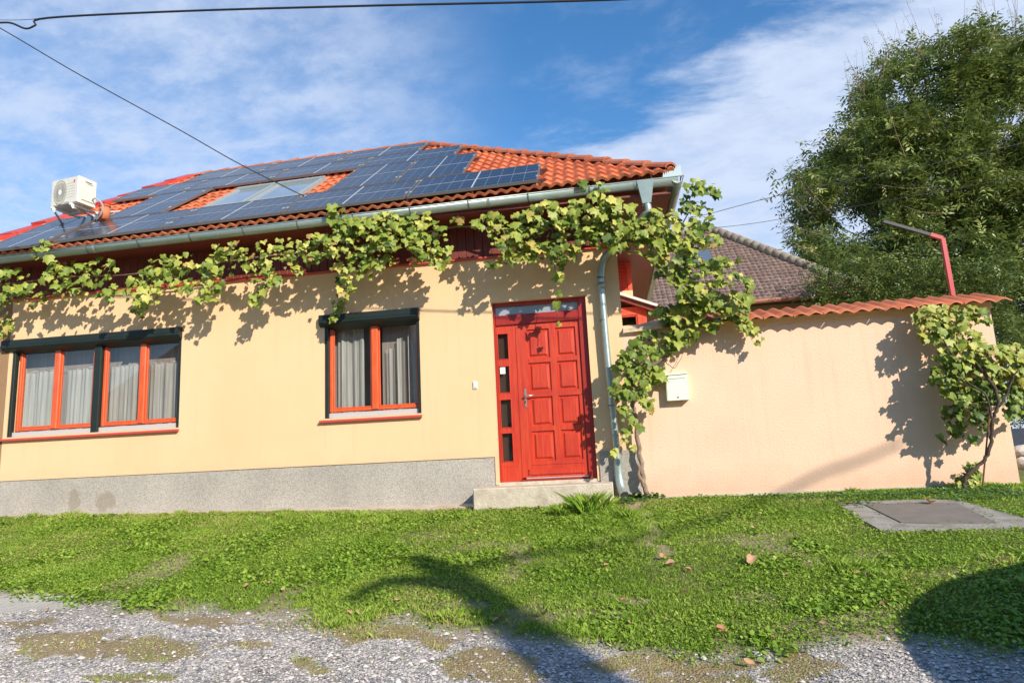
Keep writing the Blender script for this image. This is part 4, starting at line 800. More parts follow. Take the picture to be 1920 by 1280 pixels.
YE = 12.; eL, eR = A(1410, 567, YE), A(1500, 552, YE); e1n = (eR-eL); e1n /= np.linalg.norm(e1n); e1n = np.array([1, 0, .015]); e1n /= np.linalg.norm(e1n); thn = R(42); upn = np.array([0, math.cos(thn), math.sin(thn)]); nn = np.cross(e1n, upn); P0n = np.array([eL[0], YE, (eL[2]+eR[2])/2])
def npt(px, py): d = ray(px, py); t = ((P0n-CAM)@nn)/(d@nn); p = CAM+d*t-P0n; return p@e1n, p@upn
def NF(x, s, h=0.): return P0n+e1n*x+upn*s+nn*h
rt_ = npt(1335, 434); hipR = [npt(1365, 441), npt(1420, 463), npt(1470, 487), npt(1560, 522)]
SRn = rt_[1]; x_h = npt(1335, 434)[0]; slope_h = (npt(1540, 512)[0]-x_h)/(SRn-npt(1540, 512)[1])
hx = lambda s: x_h+(SRn-s)*slope_h
perx, crs = .165, .215; V = []; Fc = []; Rn = []
for c in range(int(SRn/crs)+1):
    s0 = c*crs; s1 = s0+crs+.02
    for i in range(-60, 110):
        x0 = i*perx+(.0 if c % 2 else 0); x1 = x0+perx
        if x1 > hx((s0+s1)/2)+.1 or s0 > SRn-.1: continue
        if proj(NF(x1, s0))[0] < 1150: continue
        bb = len(V); r = random.random()
        for k in range(5):
            f = k/4; x = x0+perx*f*.985; dn = -.03*(1-(2*f-1)**2); hh = .022*(1-(2*f-1)**2)
            V += [NF(x, s0+dn, hh), NF(x, s0+dn, hh+.024), NF(x, s1, hh*.8)]
        for k in range(4):
            a = bb+3*k; Fc += [(a, a+3, a+4, a+1), (a+1, a+4, a+5, a+2)]; Rn += [r, r]
mt['brtile'] = M('brown_tile', (.17, .10, .075), (.22, .14, .105), 3, .9, .3, 30, dirt=(.42, .38, .33), dscale=14, attr=[(0, (.75, .7, .68)), (1, (1, 1, 1))])
nr = mesh('roof', V, Fc, 'brtile', nb_, rnd=Rn)
b = MB(); b.add([NF(-12, 0, -.03), NF(hx(0), 0, -.03), NF(hx(SRn), SRn, -.03), NF(-12, SRn, -.03)], [(0, 1, 2, 3)]); 
pk = NF(x_h, SRn); b.add([NF(hx(0), 0, -.03), (NF(hx(0), 0)[0], 2*pk[1]-YE, NF(0, 0)[2]), tuple(pk)], [(0, 1, 2)]); b.build('roof_underlay', mt['mark'], nr)
mt['brridge'] = M('old_ridge_tile', (.22, .17, .13), (.33, .27, .20), 5, .95, .5, 20, dirt=(.30, .30, .18), dscale=5)
def ridge2(P, Q, n, r=.16):
    P = Vector(P); Q = Vector(Q); b = MB()
    for i in range(n): b.tube([P.lerp(Q, i/n), P.lerp(Q, (i+1.05)/n)], r, 10, rr=[r*1.1, r*.92])
    return b.build('hip_tiles', 'brridge', nr, True)
ridge2(NF(hx(0), 0, .05), NF(x_h, SRn, .05), 20); ridge2(NF(-11, SRn, .05), NF(x_h, SRn, .05), 24)
b = MB(); b.tube([NF(-11, -.10, .0), NF(hx(0)+.2, -.10, .0)], .075, 8); b.build('gutter', 'copper', nb_)
b = MB(); zE = NF(0, 0)[2]; b.box(-6, NF(hx(0), 0)[0]-.35, YE+.45, YE+8, -.3, zE+.1); b.build('wall', 'bgwall', nb_); b = MB(); b.box(-6, NF(hx(0), 0)[0], YE-.05, YE+.5, zE-.10, zE-.05); b.build('soffit', 'dark', nb_)
sw = npt(1313, 498); b = MB(); b.add([NF(sw[0]+x, sw[1]+s, h) for x in (-.42, .42) for s in (0, .9) for h in (.0, .14)], [(0, 1, 3, 2), (4, 6, 7, 5), (0, 4, 5, 1), (2, 3, 7, 6), (0, 2, 6, 4), (1, 5, 7, 3)]); rw = b.build('roof_window', 'zincd', nb_)
b = MB(); b.add([NF(sw[0]+x, sw[1]+s, .142) for (x, s) in ((-.34, .08), (.34, .08), (.34, .82), (-.34, .82))], [(0, 1, 2, 3)]); b.build('pane', M('skylight_glass_small', (.12, .15, .18), rough=.08, spec=1., coat=1.), rw)
# ------------------------------------------------------------------ red post with black arm
pp = thing('bent_post', 'red steel post with a long black arm rising behind the garden wall', 'post', (6.2, .6, 1.9))
def bar(b, P, Q, w):
    P, Q = Vector(P), Vector(Q); d = (Q-P).normalized(); s = d.cross(Vector((0, 1, 0))).normalized()*w; y = Vector((0, w, 0)); V = [p+a*s+c*y for p in (P, Q) for a, c in ((-1, -1), (1, -1), (1, 1), (-1, 1))]
    b.add(V, [(3, 2, 1, 0), (4, 5, 6, 7)]+[(i, (i+1) % 4, 4+(i+1) % 4, 4+i) for i in range(4)])
b = MB(); P_ = [AP(1786, 560, .62), AP(1767, 447, .62), AP(1744, 440, .62), AP(1656, 415, .62)]; bar(b, (P_[0][0]+.02, .62, 1.5), P_[1], .026); bar(b, (P_[1][0], P_[1][1], P_[1][2]-.0), P_[2], .025); b.build('post', 'postred', pp)
b = MB(); bar(b, P_[2], P_[3], .020); b.build('arm', 'postblack', pp)
# ------------------------------------------------------------------ cables
def cable(name, pts, r, lb, grp=None, n=6):
    b = MB(); b.tube(smooth_path(pts, n), r, 6); return tag(b.build(name, 'cable', None, True), lb, 'cable', grp)
Yc = -3.
cable('cable', [AP(-260, 48, Yc), AP(-60, 46, Yc), AP(0, 43, Yc), AP(22, 44, Yc), AP(48, 54, Yc), AP(66, 48, Yc), AP(90, 34, Yc), AP(350, 21, Yc), AP(700, 11, Yc), AP(1170, -1, Yc), AP(1700, -30, Yc), AP(2400, -80, Yc)], .011, 'thick black overhead cable crossing the top of the sky with a drooping loop')
cable('support_wire', [AP(-260, 28, Yc-.05), AP(0, 38, Yc-.05), AP(84, 34, Yc-.03)], .003, 'thin support wire joining the thick overhead cable at top left')
cable('service_wire', [AP(-200, -60, -2.4), AP(0, 53, -2.), AP(150, 141, -1.7), AP(330, 240, -1.3), AP(450, 308, -1.), AP(570, 368, -.75)], .007, 'thin black service wire slanting down from the left to the roof')
cable('wire', [AP(1290, 408, 5), AP(1325, 402, 5), AP(1480, 362, 5), AP(1700, 318, 5), AP(1899, 273, 5), AP(2300, 170, 5)], .006, 'upper thin wire running from the vine into the big tree', 'thin wires at the right'); cable('wire', [AP(1300, 430, 5), AP(1380, 423, 5), AP(1480, 408, 5), AP(1800, 352, 5), AP(2200, 280, 5)], .005, 'lower thin wire just above the brown roof', 'thin wires at the right')
# ------------------------------------------------------------------ grape vines
LEAF = np.array([(0, 0), (.30, -.13), (.52, .10), (.42, .34), (.50, .58), (.24, .62), (0, 1.0), (-.24, .62), (-.50, .58), (-.42, .34), (-.52, .10), (-.30, -.13)])
LEAF[:, 1] -= .05
def leaves(name, blobs, parent, size=(.055, .125), seed=1, tilt=1.0, mat='vleaf'):
    r = np.random.default_rng(seed); Vs = []; Fs = []; Rs = []; nv = 0
    for (cx_, cy_, rx, ry, n, y0, ysp, cb_) in blobs:
        for _ in range(n):
            while True:
                u, v = r.uniform(-1, 1, 2)
                if u*u+v*v < 1: break
            Y = y0+r.normal(0, ysp)*.6; Y = min(Y, -.03); P = A(cx_+u*rx, cy_+v*ry, Y)
            pu, pv = cx_+u*rx, cy_+v*ry
            if pu < 1235 and y0 > -.6 and pv < 500-.1155*pu+6: continue
            if 1190 < pu < 1222 and pv < 408: continue
            s = r.uniform(*size)*(.55+.8*r.random()); 
            # outward normal: toward the light and the street; tip hangs down
            nrm__ = Vector((r.normal(.25, .45), -1+r.normal(0, .25), r.normal(.45, .4))).normalized()
            dn = Vector((r.normal(0, .45), r.normal(0, .25), -1)); dn = (dn-nrm__*dn.dot(nrm__)).normalized(); sd_ = nrm__.cross(dn); cup = r.uniform(-.6, .6)
            c = Vector(P); V = []
            for (a, b_) in LEAF:
                w = cup*abs(a)-.18*(b_-.4)**2*tilt; V.append(c+sd_*(a*s)+dn*((b_-.35)*s)+nrm__*(w*s))
            V.append(c+dn*(.0*s)+nrm__*(.05*s)); k = len(LEAF); Vs += [tuple(v_) for v_ in V]; rv = float(np.clip(r.normal(cb_, .17), 0, 1)); rv = .97 if r.random() < .02 else rv
            for i in range(k): Fs.append((nv+k, nv+(i+1) % k, nv+i)); Rs.append(rv)
            nv += k+1
    return fast(name, np.array(Vs), np.array(Fs), mat, Rs, parent, smooth=True)
def stem(b, pts, r0, r1, n=5, wob=.012):
    P = smooth_path(pts, n); P = [p+Vector((random.gauss(0, wob), random.gauss(0, wob*.6), 0)) for p in P]; b.tube(P, r0, 7, rr=[r0+(r1-r0)*i/(len(P)-1) for i in range(len(P))])
v1 = thing('grape_vine', 'long grape vine trained under the eaves and arching over the garden wall', 'vine', tuple(A(1211, 922, -.12)))
b = MB()
stem(b, [AP(1213, 925, -.14), AP(1204, 885, -.13), AP(1199, 840, -.12), AP(1192, 790, -.12), AP(1186, 752, -.12), AP(1190, 715, -.13), AP(1212, 690, -.13), AP(1250, 668, -.12), AP(1275, 640, -.15), AP(1296, 600, -.2), AP(1302, 560, -.22), AP(1293, 520, -.25), AP(1280, 485, -.28), AP(1262, 450, -.3), AP(1240, 425, -.33)], .034, .014, wob=.008)
stem(b, [AP(1213, 925, -.12), AP(1200, 895, -.15), AP(1197, 870, -.14)], .03, .02)
b.build('trunk', 'trunk', v1, True); b = MB()
stem(b, [AP(1255, 440, -.32), AP(1160, 405, -.4), AP(1060, 425, -.35), AP(950, 432, -.34), AP(857, 425, -.3), AP(740, 450, -.35), AP(620, 470, -.35), AP(500, 480, -.32), AP(360, 500, -.32), AP(235, 515, -.3), AP(120, 520, -.3), AP(-40, 540, -.3)], .019, .009)
stem(b, [AP(1262, 450, -.3), AP(1290, 400, -.4), AP(1300, 360, -.45), AP(1340, 352, -.45)], .009, .004); stem(b, [AP(1300, 560, -.2), AP(1340, 600, -.25), AP(1390, 590, -.25), AP(1410, 640, -.2)], .008, .003)
stem(b, [AP(1293, 520, -.25), AP(1340, 510, -.3), AP(1400, 525, -.3)], .007, .003); stem(b, [AP(1245, 672, -.12), AP(1265, 690, -.1), AP(1280, 660, -.06)], .006, .003); stem(b, [AP(640, 470, -.35), AP(655, 520, -.35), AP(640, 575, -.33), AP(620, 600, -.3)], .006, .003); stem(b, [AP(1035, 430, -.35), AP(1040, 510, -.3), AP(1046, 600, -.25)], .005, .003)
stem(b, [AP(500, 480, -.32), AP(485, 540, -.33), AP(470, 570, -.33)], .005, .003); stem(b, [AP(1188, 760, -.12), AP(1180, 810, -.13), AP(1150, 850, -.16)], .005, .002)
b.build('cane', 'twig', v1, True)
y_, g_ = .66, .50
B1 = [(22, 535, 38, 36, 55, -.30, .12, g_), (75, 470, 20, 22, 14, -.70, .03, .62), (92, 512, 24, 28, 22, -.45, .1, .58), (8, 595, 16, 38, 24, -.2, .06, .58), (62, 560, 34, 18, 22, -.25, .1, .55), (135, 515, 36, 34, 46, -.33, .12, g_), (190, 520, 36, 38, 46, -.33, .12, .52), (130, 552, 30, 16, 14, -.3, .1, .6), (205, 548, 16, 16, 10, -.3, .1, .62),
 (268, 548, 34, 32, 42, -.33, .12, y_), (262, 582, 14, 18, 12, -.3, .05, .62), (300, 520, 42, 30, 48, -.33, .12, .58), (350, 520, 44, 30, 52, -.33, .12, .56), (398, 528, 22, 34, 30, -.33, .12, .56), (378, 560, 10, 14, 7, -.3, .1, .6), (335, 490, 60, 14, 26, -.4, .1, .62), (430, 472, 36, 18, 30, -.45, .1, .66), (410, 500, 30, 24, 26, -.35, .12, .58),
 (490, 500, 22, 36, 34, -.38, .12, y_), (505, 530, 18, 24, 20, -.35, .1, .55), (478, 562, 13, 20, 14, -.33, .08, .55), (470, 505, 8, 25, 5, -.33, .05, .5), (530, 468, 48, 20, 42, -.42, .12, .66), (560, 492, 30, 22, 26, -.38, .12, .58), (600, 462, 34, 32, 46, -.42, .12, .56), (630, 398, 18, 14, 12, -.72, .03, .5), (655, 420, 28, 18, 22, -.68, .04, .56),
 (640, 440, 42, 32, 66, -.45, .14, .54), (700, 440, 52, 34, 92, -.48, .14, .56), (752, 440, 48, 34, 84, -.48, .14, .54), (800, 448, 40, 36, 66, -.46, .12, .58), (828, 478, 18, 26, 18, -.42, .08, .64), (655, 500, 34, 30, 40, -.40, .12, .55), (700, 492, 40, 20, 34, -.38, .1, .56), (650, 540, 16, 22, 14, -.36, .08, .66), (690, 510, 12, 14, 7, -.35, .08, .6), (800, 485, 30, 14, 18, -.38, .08, .64), (636, 535, 8, 22, 8, -.2, .04, .2), (633, 572, 13, 14, 8, -.25, .04, .4), (622, 592, 10, 8, 4, -.3, .03, .6), (770, 402, 40, 12, 12, -.62, .03, .6), (726, 400, 26, 10, 9, -.66, .03, .58),
 (857, 416, 12, 10, 5, -.3, .06, .45), (915, 415, 36, 18, 30, -.42, .1, .62), (945, 440, 30, 30, 42, -.42, .12, .58), (985, 430, 36, 34, 52, -.42, .12, .54), (965, 475, 26, 26, 34, -.38, .1, .56), (928, 492, 14, 14, 9, -.33, .06, .62), (1000, 470, 26, 22, 26, -.38, .1, .58), (1020, 398, 40, 20, 36, -.5, .1, .60), (1050, 435, 38, 40, 60, -.45, .14, .46), (1062, 465, 24, 26, 24, -.4, .1, .5), (1040, 500, 13, 26, 14, -.34, .08, .55), (1046, 545, 8, 12, 3, -.3, .04, .45), (1048, 522, 8, 14, 4, -.3, .05, .5), (1046, 572, 9, 5, 2, -.28, .02, .5), (1046, 608, 8, 6, 2, -.26, .02, .5),
 (1112, 346, 22, 9, 8, -.70, .03, .5), (1128, 362, 12, 14, 7, -.68, .03, .45), (1115, 390, 46, 26, 62, -.52, .12, .56), (1150, 415, 50, 36, 86, -.48, .14, .54), (1120, 440, 40, 26, 46, -.42, .14, .38), (1195, 415, 38, 32, 52, -.50, .12, .56), (1205, 450, 34, 34, 52, -.42, .12, .54), (1170, 460, 30, 16, 20, -.38, .1, .5),
 (1300, 350, 24, 12, 15, -.5, .08, .42), (1336, 358, 20, 15, 14, -.5, .08, .42), (1290, 385, 20, 26, 26, -.45, .1, .40), (1315, 410, 20, 32, 30, -.45, .1, .40), (1240, 412, 36, 22, 46, -.48, .12, .64), (1240, 445, 36, 32, 54, -.42, .12, .58), (1285, 445, 36, 26, 50, -.42, .12, .60), (1332, 452, 22, 12, 13, -.42, .08, .58), (1352, 458, 10, 10, 4, -.42, .05, .62), (1250, 480, 30, 32, 44, -.38, .1, .55), (1242, 510, 14, 16, 10, -.34, .05, .5), (1284, 485, 26, 30, 34, -.36, .1, .48), (1268, 520, 22, 20, 16, -.32, .08, .5), (1290, 540, 26, 30, 30, -.32, .1, .54), (1305, 500, 24, 20, 22, -.36, .1, .46), (1340, 500, 28, 16, 20, -.38, .08, .48), (1372, 494, 18, 7, 7, -.38, .06, .5), (1362, 525, 30, 12, 14, -.34, .08, .48), (1396, 520, 14, 9, 6, -.34, .06, .55), (1413, 533, 12, 9, 5, -.32, .05, .62), (1315, 545, 28, 18, 26, -.32, .08, .58),
 (1330, 570, 50, 24, 80, -.32, .12, .60), (1290, 580, 40, 24, 58, -.28, .1, .54), (1375, 575, 26, 26, 40, -.30, .1, .56), (1392, 560, 12, 12, 9, -.3, .06, .6), (1250, 592, 36, 14, 28, -.22, .06, .45), (1310, 610, 44, 16, 40, -.22, .07, .5), (1285, 632, 26, 18, 26, -.18, .06, .42), (1232, 645, 46, 22, 56, -.18, .07, .42), (1265, 618, 26, 16, 22, -.2, .06, .5), (1393, 600, 14, 20, 16, -.24, .06, .56), (1408, 622, 12, 18, 12, -.22, .05, .58), (1422, 640, 8, 8, 4, -.2, .03, .64),
 (1200, 668, 34, 26, 46, -.18, .07, .40), (1178, 695, 26, 24, 34, -.2, .07, .42), (1215, 705, 30, 20, 34, -.17, .06, .46), (1232, 700, 20, 14, 14, -.15, .05, .58), (1190, 735, 24, 22, 30, -.2, .06, .40), (1212, 745, 12, 22, 12, -.16, .05, .58), (1222, 765, 5, 14, 4, -.15, .03, .6), (1165, 675, 12, 22, 12, -.18, .05, .38), (1145, 738, 12, 10, 6, -.22, .03, .4), (1172, 775, 12, 14, 9, -.17, .05, .5), (1188, 800, 14, 14, 10, -.17, .05, .55), (1172, 820, 8, 14, 5, -.17, .04, .55), (1150, 850, 14, 9, 5, -.17, .03, .6), (1182, 836, 6, 9, 3, -.15, .03, .58), (1160, 730, 10, 22, 9, -.2, .05, .36)]
B1 = [(a, b_, c, d, int(n*1.02), (y-.17 if (y > -.6 and b_ < 570 and y < -.27) else (y-.2 if (b_ > 640 and a < 1215) else y)), s, cc-.03) for (a, b_, c, d, n, y, s, cc) in B1]
leaves('foliage', B1, v1, seed=3, size=(.055, .13))
v2 = thing('grape_vine', 'bushy free standing grape vine at the right end of the garden wall', 'vine', tuple(A(1815, 918, -.45)))
b = MB(); stem(b, [AP(1806, 925, -.45), AP(1812, 895, -.48), AP(1836, 872, -.50), AP(1852, 852, -.52), AP(1859, 820, -.55), AP(1862, 785, -.58), AP(1872, 760, -.6), AP(1860, 720, -.6), AP(1830, 680, -.5)], .022, .018, wob=.007); stem(b, [AP(1872, 762, -.6), AP(1890, 730, -.65), AP(1910, 690, -.7)], .016, .008); stem(b, [AP(1862, 785, -.58), AP(1845, 740, -.6), AP(1800, 700, -.5), AP(1760, 620, -.4), AP(1740, 590, -.35)], .012, .005)
b.build('trunk', mt['bark'], v2, True)
B2 = [(1748, 598, 34, 24, 60, -.45, .14, .68), (1780, 600, 46, 26, 90, -.45, .14, .66), (1826, 592, 30, 16, 40, -.42, .1, .62), (1850, 604, 14, 8, 9, -.4, .06, .55), (1745, 625, 30, 16, 30, -.5, .12, .62), (1790, 632, 50, 18, 56, -.5, .14, .56), (1835, 640, 20, 14, 18, -.5, .1, .6),
 (1820, 662, 40, 16, 46, -.6, .16, .60), (1860, 668, 44, 20, 66, -.62, .18, .66), (1902, 664, 24, 18, 32, -.65, .16, .70), (1930, 690, 28, 40, 60, -.65, .16, .68), (1890, 700, 44, 26, 84, -.65, .18, .62), (1835, 700, 46, 26, 84, -.6, .18, .48), (1780, 668, 30, 18, 28, -.55, .14, .48), (1775, 698, 24, 24, 34, -.58, .14, .46),
 (1762, 720, 16, 12, 13, -.6, .08, .58), (1800, 735, 36, 26, 56, -.58, .16, .40), (1850, 738, 34, 22, 52, -.58, .16, .30), (1895, 740, 34, 22, 48, -.62, .16, .38), (1925, 750, 22, 26, 30, -.62, .14, .45), (1820, 770, 30, 22, 40, -.56, .14, .34), (1785, 780, 20, 18, 18, -.45, .1, .40), (1800, 806, 20, 14, 14, -.4, .08, .38), (1900, 775, 18, 14, 14, -.58, .1, .44), (1768, 826, 10, 9, 4, -.3, .05, .42), (1829, 824, 11, 10, 3, -.55, .02, .5), (1842, 795, 14, 14, 12, -.55, .1, .34),
 (1822, 880, 16, 14, 16, -.48, .08, .50), (1832, 900, 12, 14, 12, -.48, .08, .5), (1806, 900, 14, 12, 8, -.45, .08, .35), (1815, 918, 28, 8, 16, -.45, .1, .25)]
B2 = [(a, b_, c, d, int(n*1.25), y*.66, s*.9, cc-.03) for (a, b_, c, d, n, y, s, cc) in B2]
leaves('foliage', B2, v2, size=(.05, .105), seed=11)
stk = thing('plant_stake', 'thin reddish rod propping up the vine at the right', 'stake', tuple(A(1841, 922, -.5))); b = MB(); b.tube([AP(1841, 925, -.5), AP(1850, 830, -.5), AP(1858, 745, -.5)], .009, 6); b.build('rod', mt['brown'], stk)
# ivy clump by the downpipe and weeds at the wall foot
def lowplants(name, cpx, n, lb, cat, mat='ivy', size=(.02, .05), hmax=.12, seed=5):
    r = np.random.default_rng(seed); Vs = []; Fs = []; Rs = []
    for (px, py, rx, ry, k) in cpx:
        c0 = G(px, py)
        for _ in range(k):
            a = r.uniform(0, 6.28); q_ = math.sqrt(r.random()); X = c0[0]+math.cos(a)*q_*rx; Y = min(c0[1]+math.sin(a)*q_*ry, -.03); Z = float(gz(X, Y))+r.uniform(.0, hmax)*(1-q_*.5); s = r.uniform(*size)
            n_ = Vector((r.normal(0, .5), r.normal(-.5, .5), 1)).normalized(); t_ = n_.orthogonal().normalized(); t_.rotate(Matrix.Rotation(r.uniform(0, 6.28), 3, n_)); u_ = n_.cross(t_); c = Vector((X, Y, Z)); bb = len(Vs)
            Vs += [tuple(c-t_*s*.5), tuple(c+u_*s*.45+t_*s*.05), tuple(c+t_*s*.6), tuple(c-u_*s*.45+t_*s*.05)]; Fs.append((bb, bb+1, bb+2, bb+3)); Rs.append(float(np.clip(r.normal(.5, .22), 0, 1)))
    o = fast(name, np.array(Vs), np.array(Fs), mat, Rs); return tag(o, lb, cat, kind='stuff')
lowplants('ivy', [(1195, 935, .22, .12, 260), (1225, 938, .16, .08, 120), (1175, 945, .10, .08, 60)], 0, 'dark green ground ivy at the foot of the vine trunk and downpipe', 'ivy')
lowplants('weeds', [(1545, 935, .5, .10, 420), (1680, 932, .6, .10, 520), (1790, 925, .6, .14, 560), (1870, 930, .6, .25, 500), (1450, 933, .5, .06, 160), (1330, 935, .5, .06, 120), (1600, 945, .35, .1, 120), (1200, 941, .12, .05, 40)], 0, 'leafy green weeds along the foot of the garden wall', 'weeds', size=(.015, .04), hmax=.07, seed=8)
edge_ = []
for (p_, q_) in (((1622, 951), (1690, 985)), ((1690, 985), (1860, 986)), ((1728, 947), (1622, 951)), ((1795, 949), (1868, 984))):
    for k_ in range(7): edge_.append((p_[0]+(q_[0]-p_[0])*k_/6+random.uniform(-4, 4), p_[1]+(q_[1]-p_[1])*k_/6, .10, .06, random.randint(2, 16)))
lowplants('moss', edge_, 0, 'moss and tiny weeds in the joint round the inspection cover', 'moss', size=(.008, .022), hmax=.05, seed=12)
lowplants('dry_weeds', [(900+k_*26, 958+random.uniform(-3, 3), .12, .05, random.randint(10, 40)) for k_ in range(8)]+[(200+k_*55, 967-k_*.8, .22, .07, random.randint(15, 60)) for k_ in range(13)], 0, 'brownish dry weeds along the foot of the house and step', 'weeds', mat='dryweed', size=(.012, .03), hmax=.05, seed=14)
# ------------------------------------------------------------------ big tree behind the wall
def sprays(name, centers, parent, mat, leaf=(.055, .10), nl=9, length=.30, seed=2, base=.45, wid=.24):
    """pinnate sprays of slender leaflets: every spray is a rachis with paired leaflets"""
    r = np.random.default_rng(seed); C = np.asarray(centers); n = len(C)
    d = np.stack([r.normal(0, 1, n), r.normal(0, 1, n), r.normal(-.15, .6, n)], -1); d /= np.linalg.norm(d, axis=1)[:, None]
    s = np.cross(d, np.stack([r.normal(0, .3, n), r.normal(0, .3, n), np.ones(n)], -1)); s /= np.linalg.norm(s, axis=1)[:, None]; nn_ = np.cross(s, d); Ls = r.uniform(.6, 1.2, n)*length; Vs = []; Rn_ = []
    rv = np.clip(r.normal(base, .20, n), 0, 1)
    for k in range(nl):
        t = k/(nl-1); side = 1 if k % 2 else -1
        if k == nl-1: ld = d.copy()
        else: ld = d*.55+s*side*.85+nn_*r.normal(-.1, .25, n)[:, None]
        ld /= np.linalg.norm(ld, axis=1)[:, None]; ll = r.uniform(*leaf, n); b0 = C+d*(Ls*t)[:, None]-uz*(t*t*.05); w = np.cross(ld, nn_+s*r.normal(0, .4, n)[:, None]); w /= np.linalg.norm(w, axis=1)[:, None]; w = w*(ll*wid)[:, None]*.5
        mid = b0+ld*(ll*.45)[:, None]; tipp = b0+ld*ll[:, None]-uz*(ll*.15)[:, None]; Vs.append(np.stack([b0, mid+w, tipp, mid-w], 1)); Rn_.append(np.clip(rv+r.normal(0, .08, n), 0, 1))
    V = np.stack(Vs, 1).reshape(-1, 3); return fast(name, V, np.arange(len(V)).reshape(-1, 4), mat, np.stack(Rn_, 1).ravel(), parent)
tree = thing('tree', 'large dense dark green tree with slender leaves rising behind the garden wall', 'tree', (15, 19, -.3))
outl = np.array([(1478, 640), (1490, 600), (1500, 520), (1478, 440), (1470, 385), (1490, 330), (1530, 295), (1570, 262), (1590, 215), (1590, 180), (1618, 140), (1650, 95), (1690, 75), (1720, 62), (1760, 75), (1800, 50), (1850, 40), (1900, 50), (1990, 60), (2080, 140), (2150, 300), (2150, 520), (2080, 640), (1960, 700), (1900, 660), (1870, 600), (1700, 600), (1560, 640)])
def tree_pts(n, seed):
    r = np.random.default_rng(seed); out__ = []; TC = A(1815, 340, 19.)
    # clumps on the shell and through the volume, then sprays in each clump
    cl = []
    while len(cl) < 270:
        px, py = r.uniform(1465, 2140), r.uniform(35, 700)
        if not inpoly(np.array([px]), np.array([py]), outl)[0]: continue
        P = A(px, py, r.uniform(15.5, 22.5)); v = (P-TC)/np.array([8.6, 4.6, 8.6])
        if np.linalg.norm(v) > 1.12: continue
        cl.append((P, r.uniform(.6, 1.3)))
    for (px, py) in ((1590, 500), (1620, 480), (1560, 530), (1650, 515), (1600, 540), (1530, 470), (1510, 520)): cl.append((A(px, py, r.uniform(16.5, 19)), .9))
    for P, rad in cl:
        m_ = int(n/270); v = r.normal(0, 1, (m_, 3)); v /= np.linalg.norm(v, axis=1)[:, None]; rr = rad*r.random(m_)**.45; out__.append(P+v*rr[:, None]*np.array([1.15, 1, .75]))
    return np.concatenate(out__), cl
C_, cl = tree_pts(22500, 8)
u_, w_ = proj(C_); vis = (u_ < 2050); C_ = C_[vis]
k = inpoly(proj(C_)[0], proj(C_)[1], outl) | (rng.random(len(C_)) < .25); C_ = C_[k]
sprays('crown', C_, tree, 'tleaf', seed=4, leaf=(.17, .29), wid=.34, length=.62)
b = MB(); tx_ = float(A(1800, 500, 19.)[0]); base = Vector((tx_, 19, -.3)); b.tube(smooth_path([base, (tx_-.1, 19, 1.6), (tx_+.1, 18.9, 3.4), (tx_, 19.1, 5.8)], 4), .3, 10, rr=[.34-.012*i for i in range(13)]); b.build('trunk', 'bark', tree, True); b = MB(); hub = Vector((tx_, 19, 4.4))
for (P, rad) in cl[::4]:
    P = Vector(P); f = random.uniform(.0, 2.2); s0 = hub+Vector((random.uniform(-.1, .1), 0, f)); md = s0.lerp(P, .5)+Vector((random.gauss(0, .2), random.gauss(0, .2), .35)); q = smooth_path([s0, md, P], 4); b.tube(q, .05, 5, rr=[.055-.006*i for i in range(len(q))])
b.build('limb', 'bark', tree, True)
b = MB(); r = random.Random(4); tw = []                # bare shoots above the crown
for i in range(70):
    px = r.choice([r.uniform(1590, 1700), r.uniform(1700, 1920), r.uniform(1700, 1960)]); yb = np.interp(px, [1590, 1650, 1720, 1800, 1920], [200, 120, 95, 75, 60])+r.uniform(0, 40); Y = r.uniform(15.5, 19); P = A(px, yb, Y); Q = A(px+r.uniform(-45, 10), yb-r.uniform(35, 110), Y+r.uniform(-.3, .3)); md = (P+Q)/2+np.array([r.uniform(-.08, .08), 0, 0]); q = smooth_path([P, md, Q], 3); b.tube(q, .008, 4, rr=[.010-.0012*k_ for k_ in range(len(q))])
    for f in (.3, .5, .65, .85):
        if r.random() < .45: tw.append(P+(Q-P)*f)
for (px, py, qx, qy) in ((1530, 380, 1475, 300), (1520, 400, 1466, 345), (1540, 440, 1468, 408), (1545, 350, 1500, 290), (1600, 260, 1545, 250), (1560, 400, 1500, 330), (1540, 480, 1470, 440), (1760, 350, 1640, 345), (1780, 400, 1690, 385), (1700, 300, 1660, 190), (1760, 260, 1735, 200)):
    P, Q = A(px, py, 15.2), A(qx, qy, 14.9); md = (P+Q)/2+np.array([0, 0, -.12]); q = smooth_path([P, md, Q], 4); b.tube(q, .012, 4, rr=[.015-.0012*k_ for k_ in range(len(q))])
    for f in np.linspace(.25, 1, 7): tw.append(P+(Q-P)*f+np.array([0, 0, -.10*math.sin(f*3.1)]))
b.build('twig', 'twig', tree, True); sprays('young_leaves', tw, tree, 'tleaf', leaf=(.08, .13), nl=7, length=.3, seed=9, base=.7)
# shrubs closing the view past the wall end, and their sunlit lawn
def hedge(px0, px1, py0, py1, Y0, Y1, n, lb, cat, seed):
    r = np.random.default_rng(seed); P = np.array([A(r.uniform(px0, px1)+r.normal(0, 14), r.uniform(py0, py1)+12*math.sin(i)+12*math.sin(px0+i*.37), r.uniform(Y0, Y1)) for i in range(n)]); c = P.mean(0); t_ = thing('shrub', lb, cat, (c[0], c[1], -.3))
    sprays('crown', P, t_, 'tleaf', leaf=(.06, .12), nl=7, length=.3, seed=seed, wid=.5, base=.35); b = MB(); b.tube([(c[0], c[1], -.3), (c[0]+.05, c[1], c[2])], .06, 8, rr=[.09, .04]); b.build('trunk', 'bark', t_, True)
hedge(1868, 2080, 590, 792, 11.5, 14, 3200, 'dark leafy shrub seen past the right end of the garden wall', 'shrub', 31)
hedge(1520, 1900, 490, 640, 10.6, 11.7, 4400, 'dark shrub mass behind the garden wall under the big tree', 'shrub', 32)
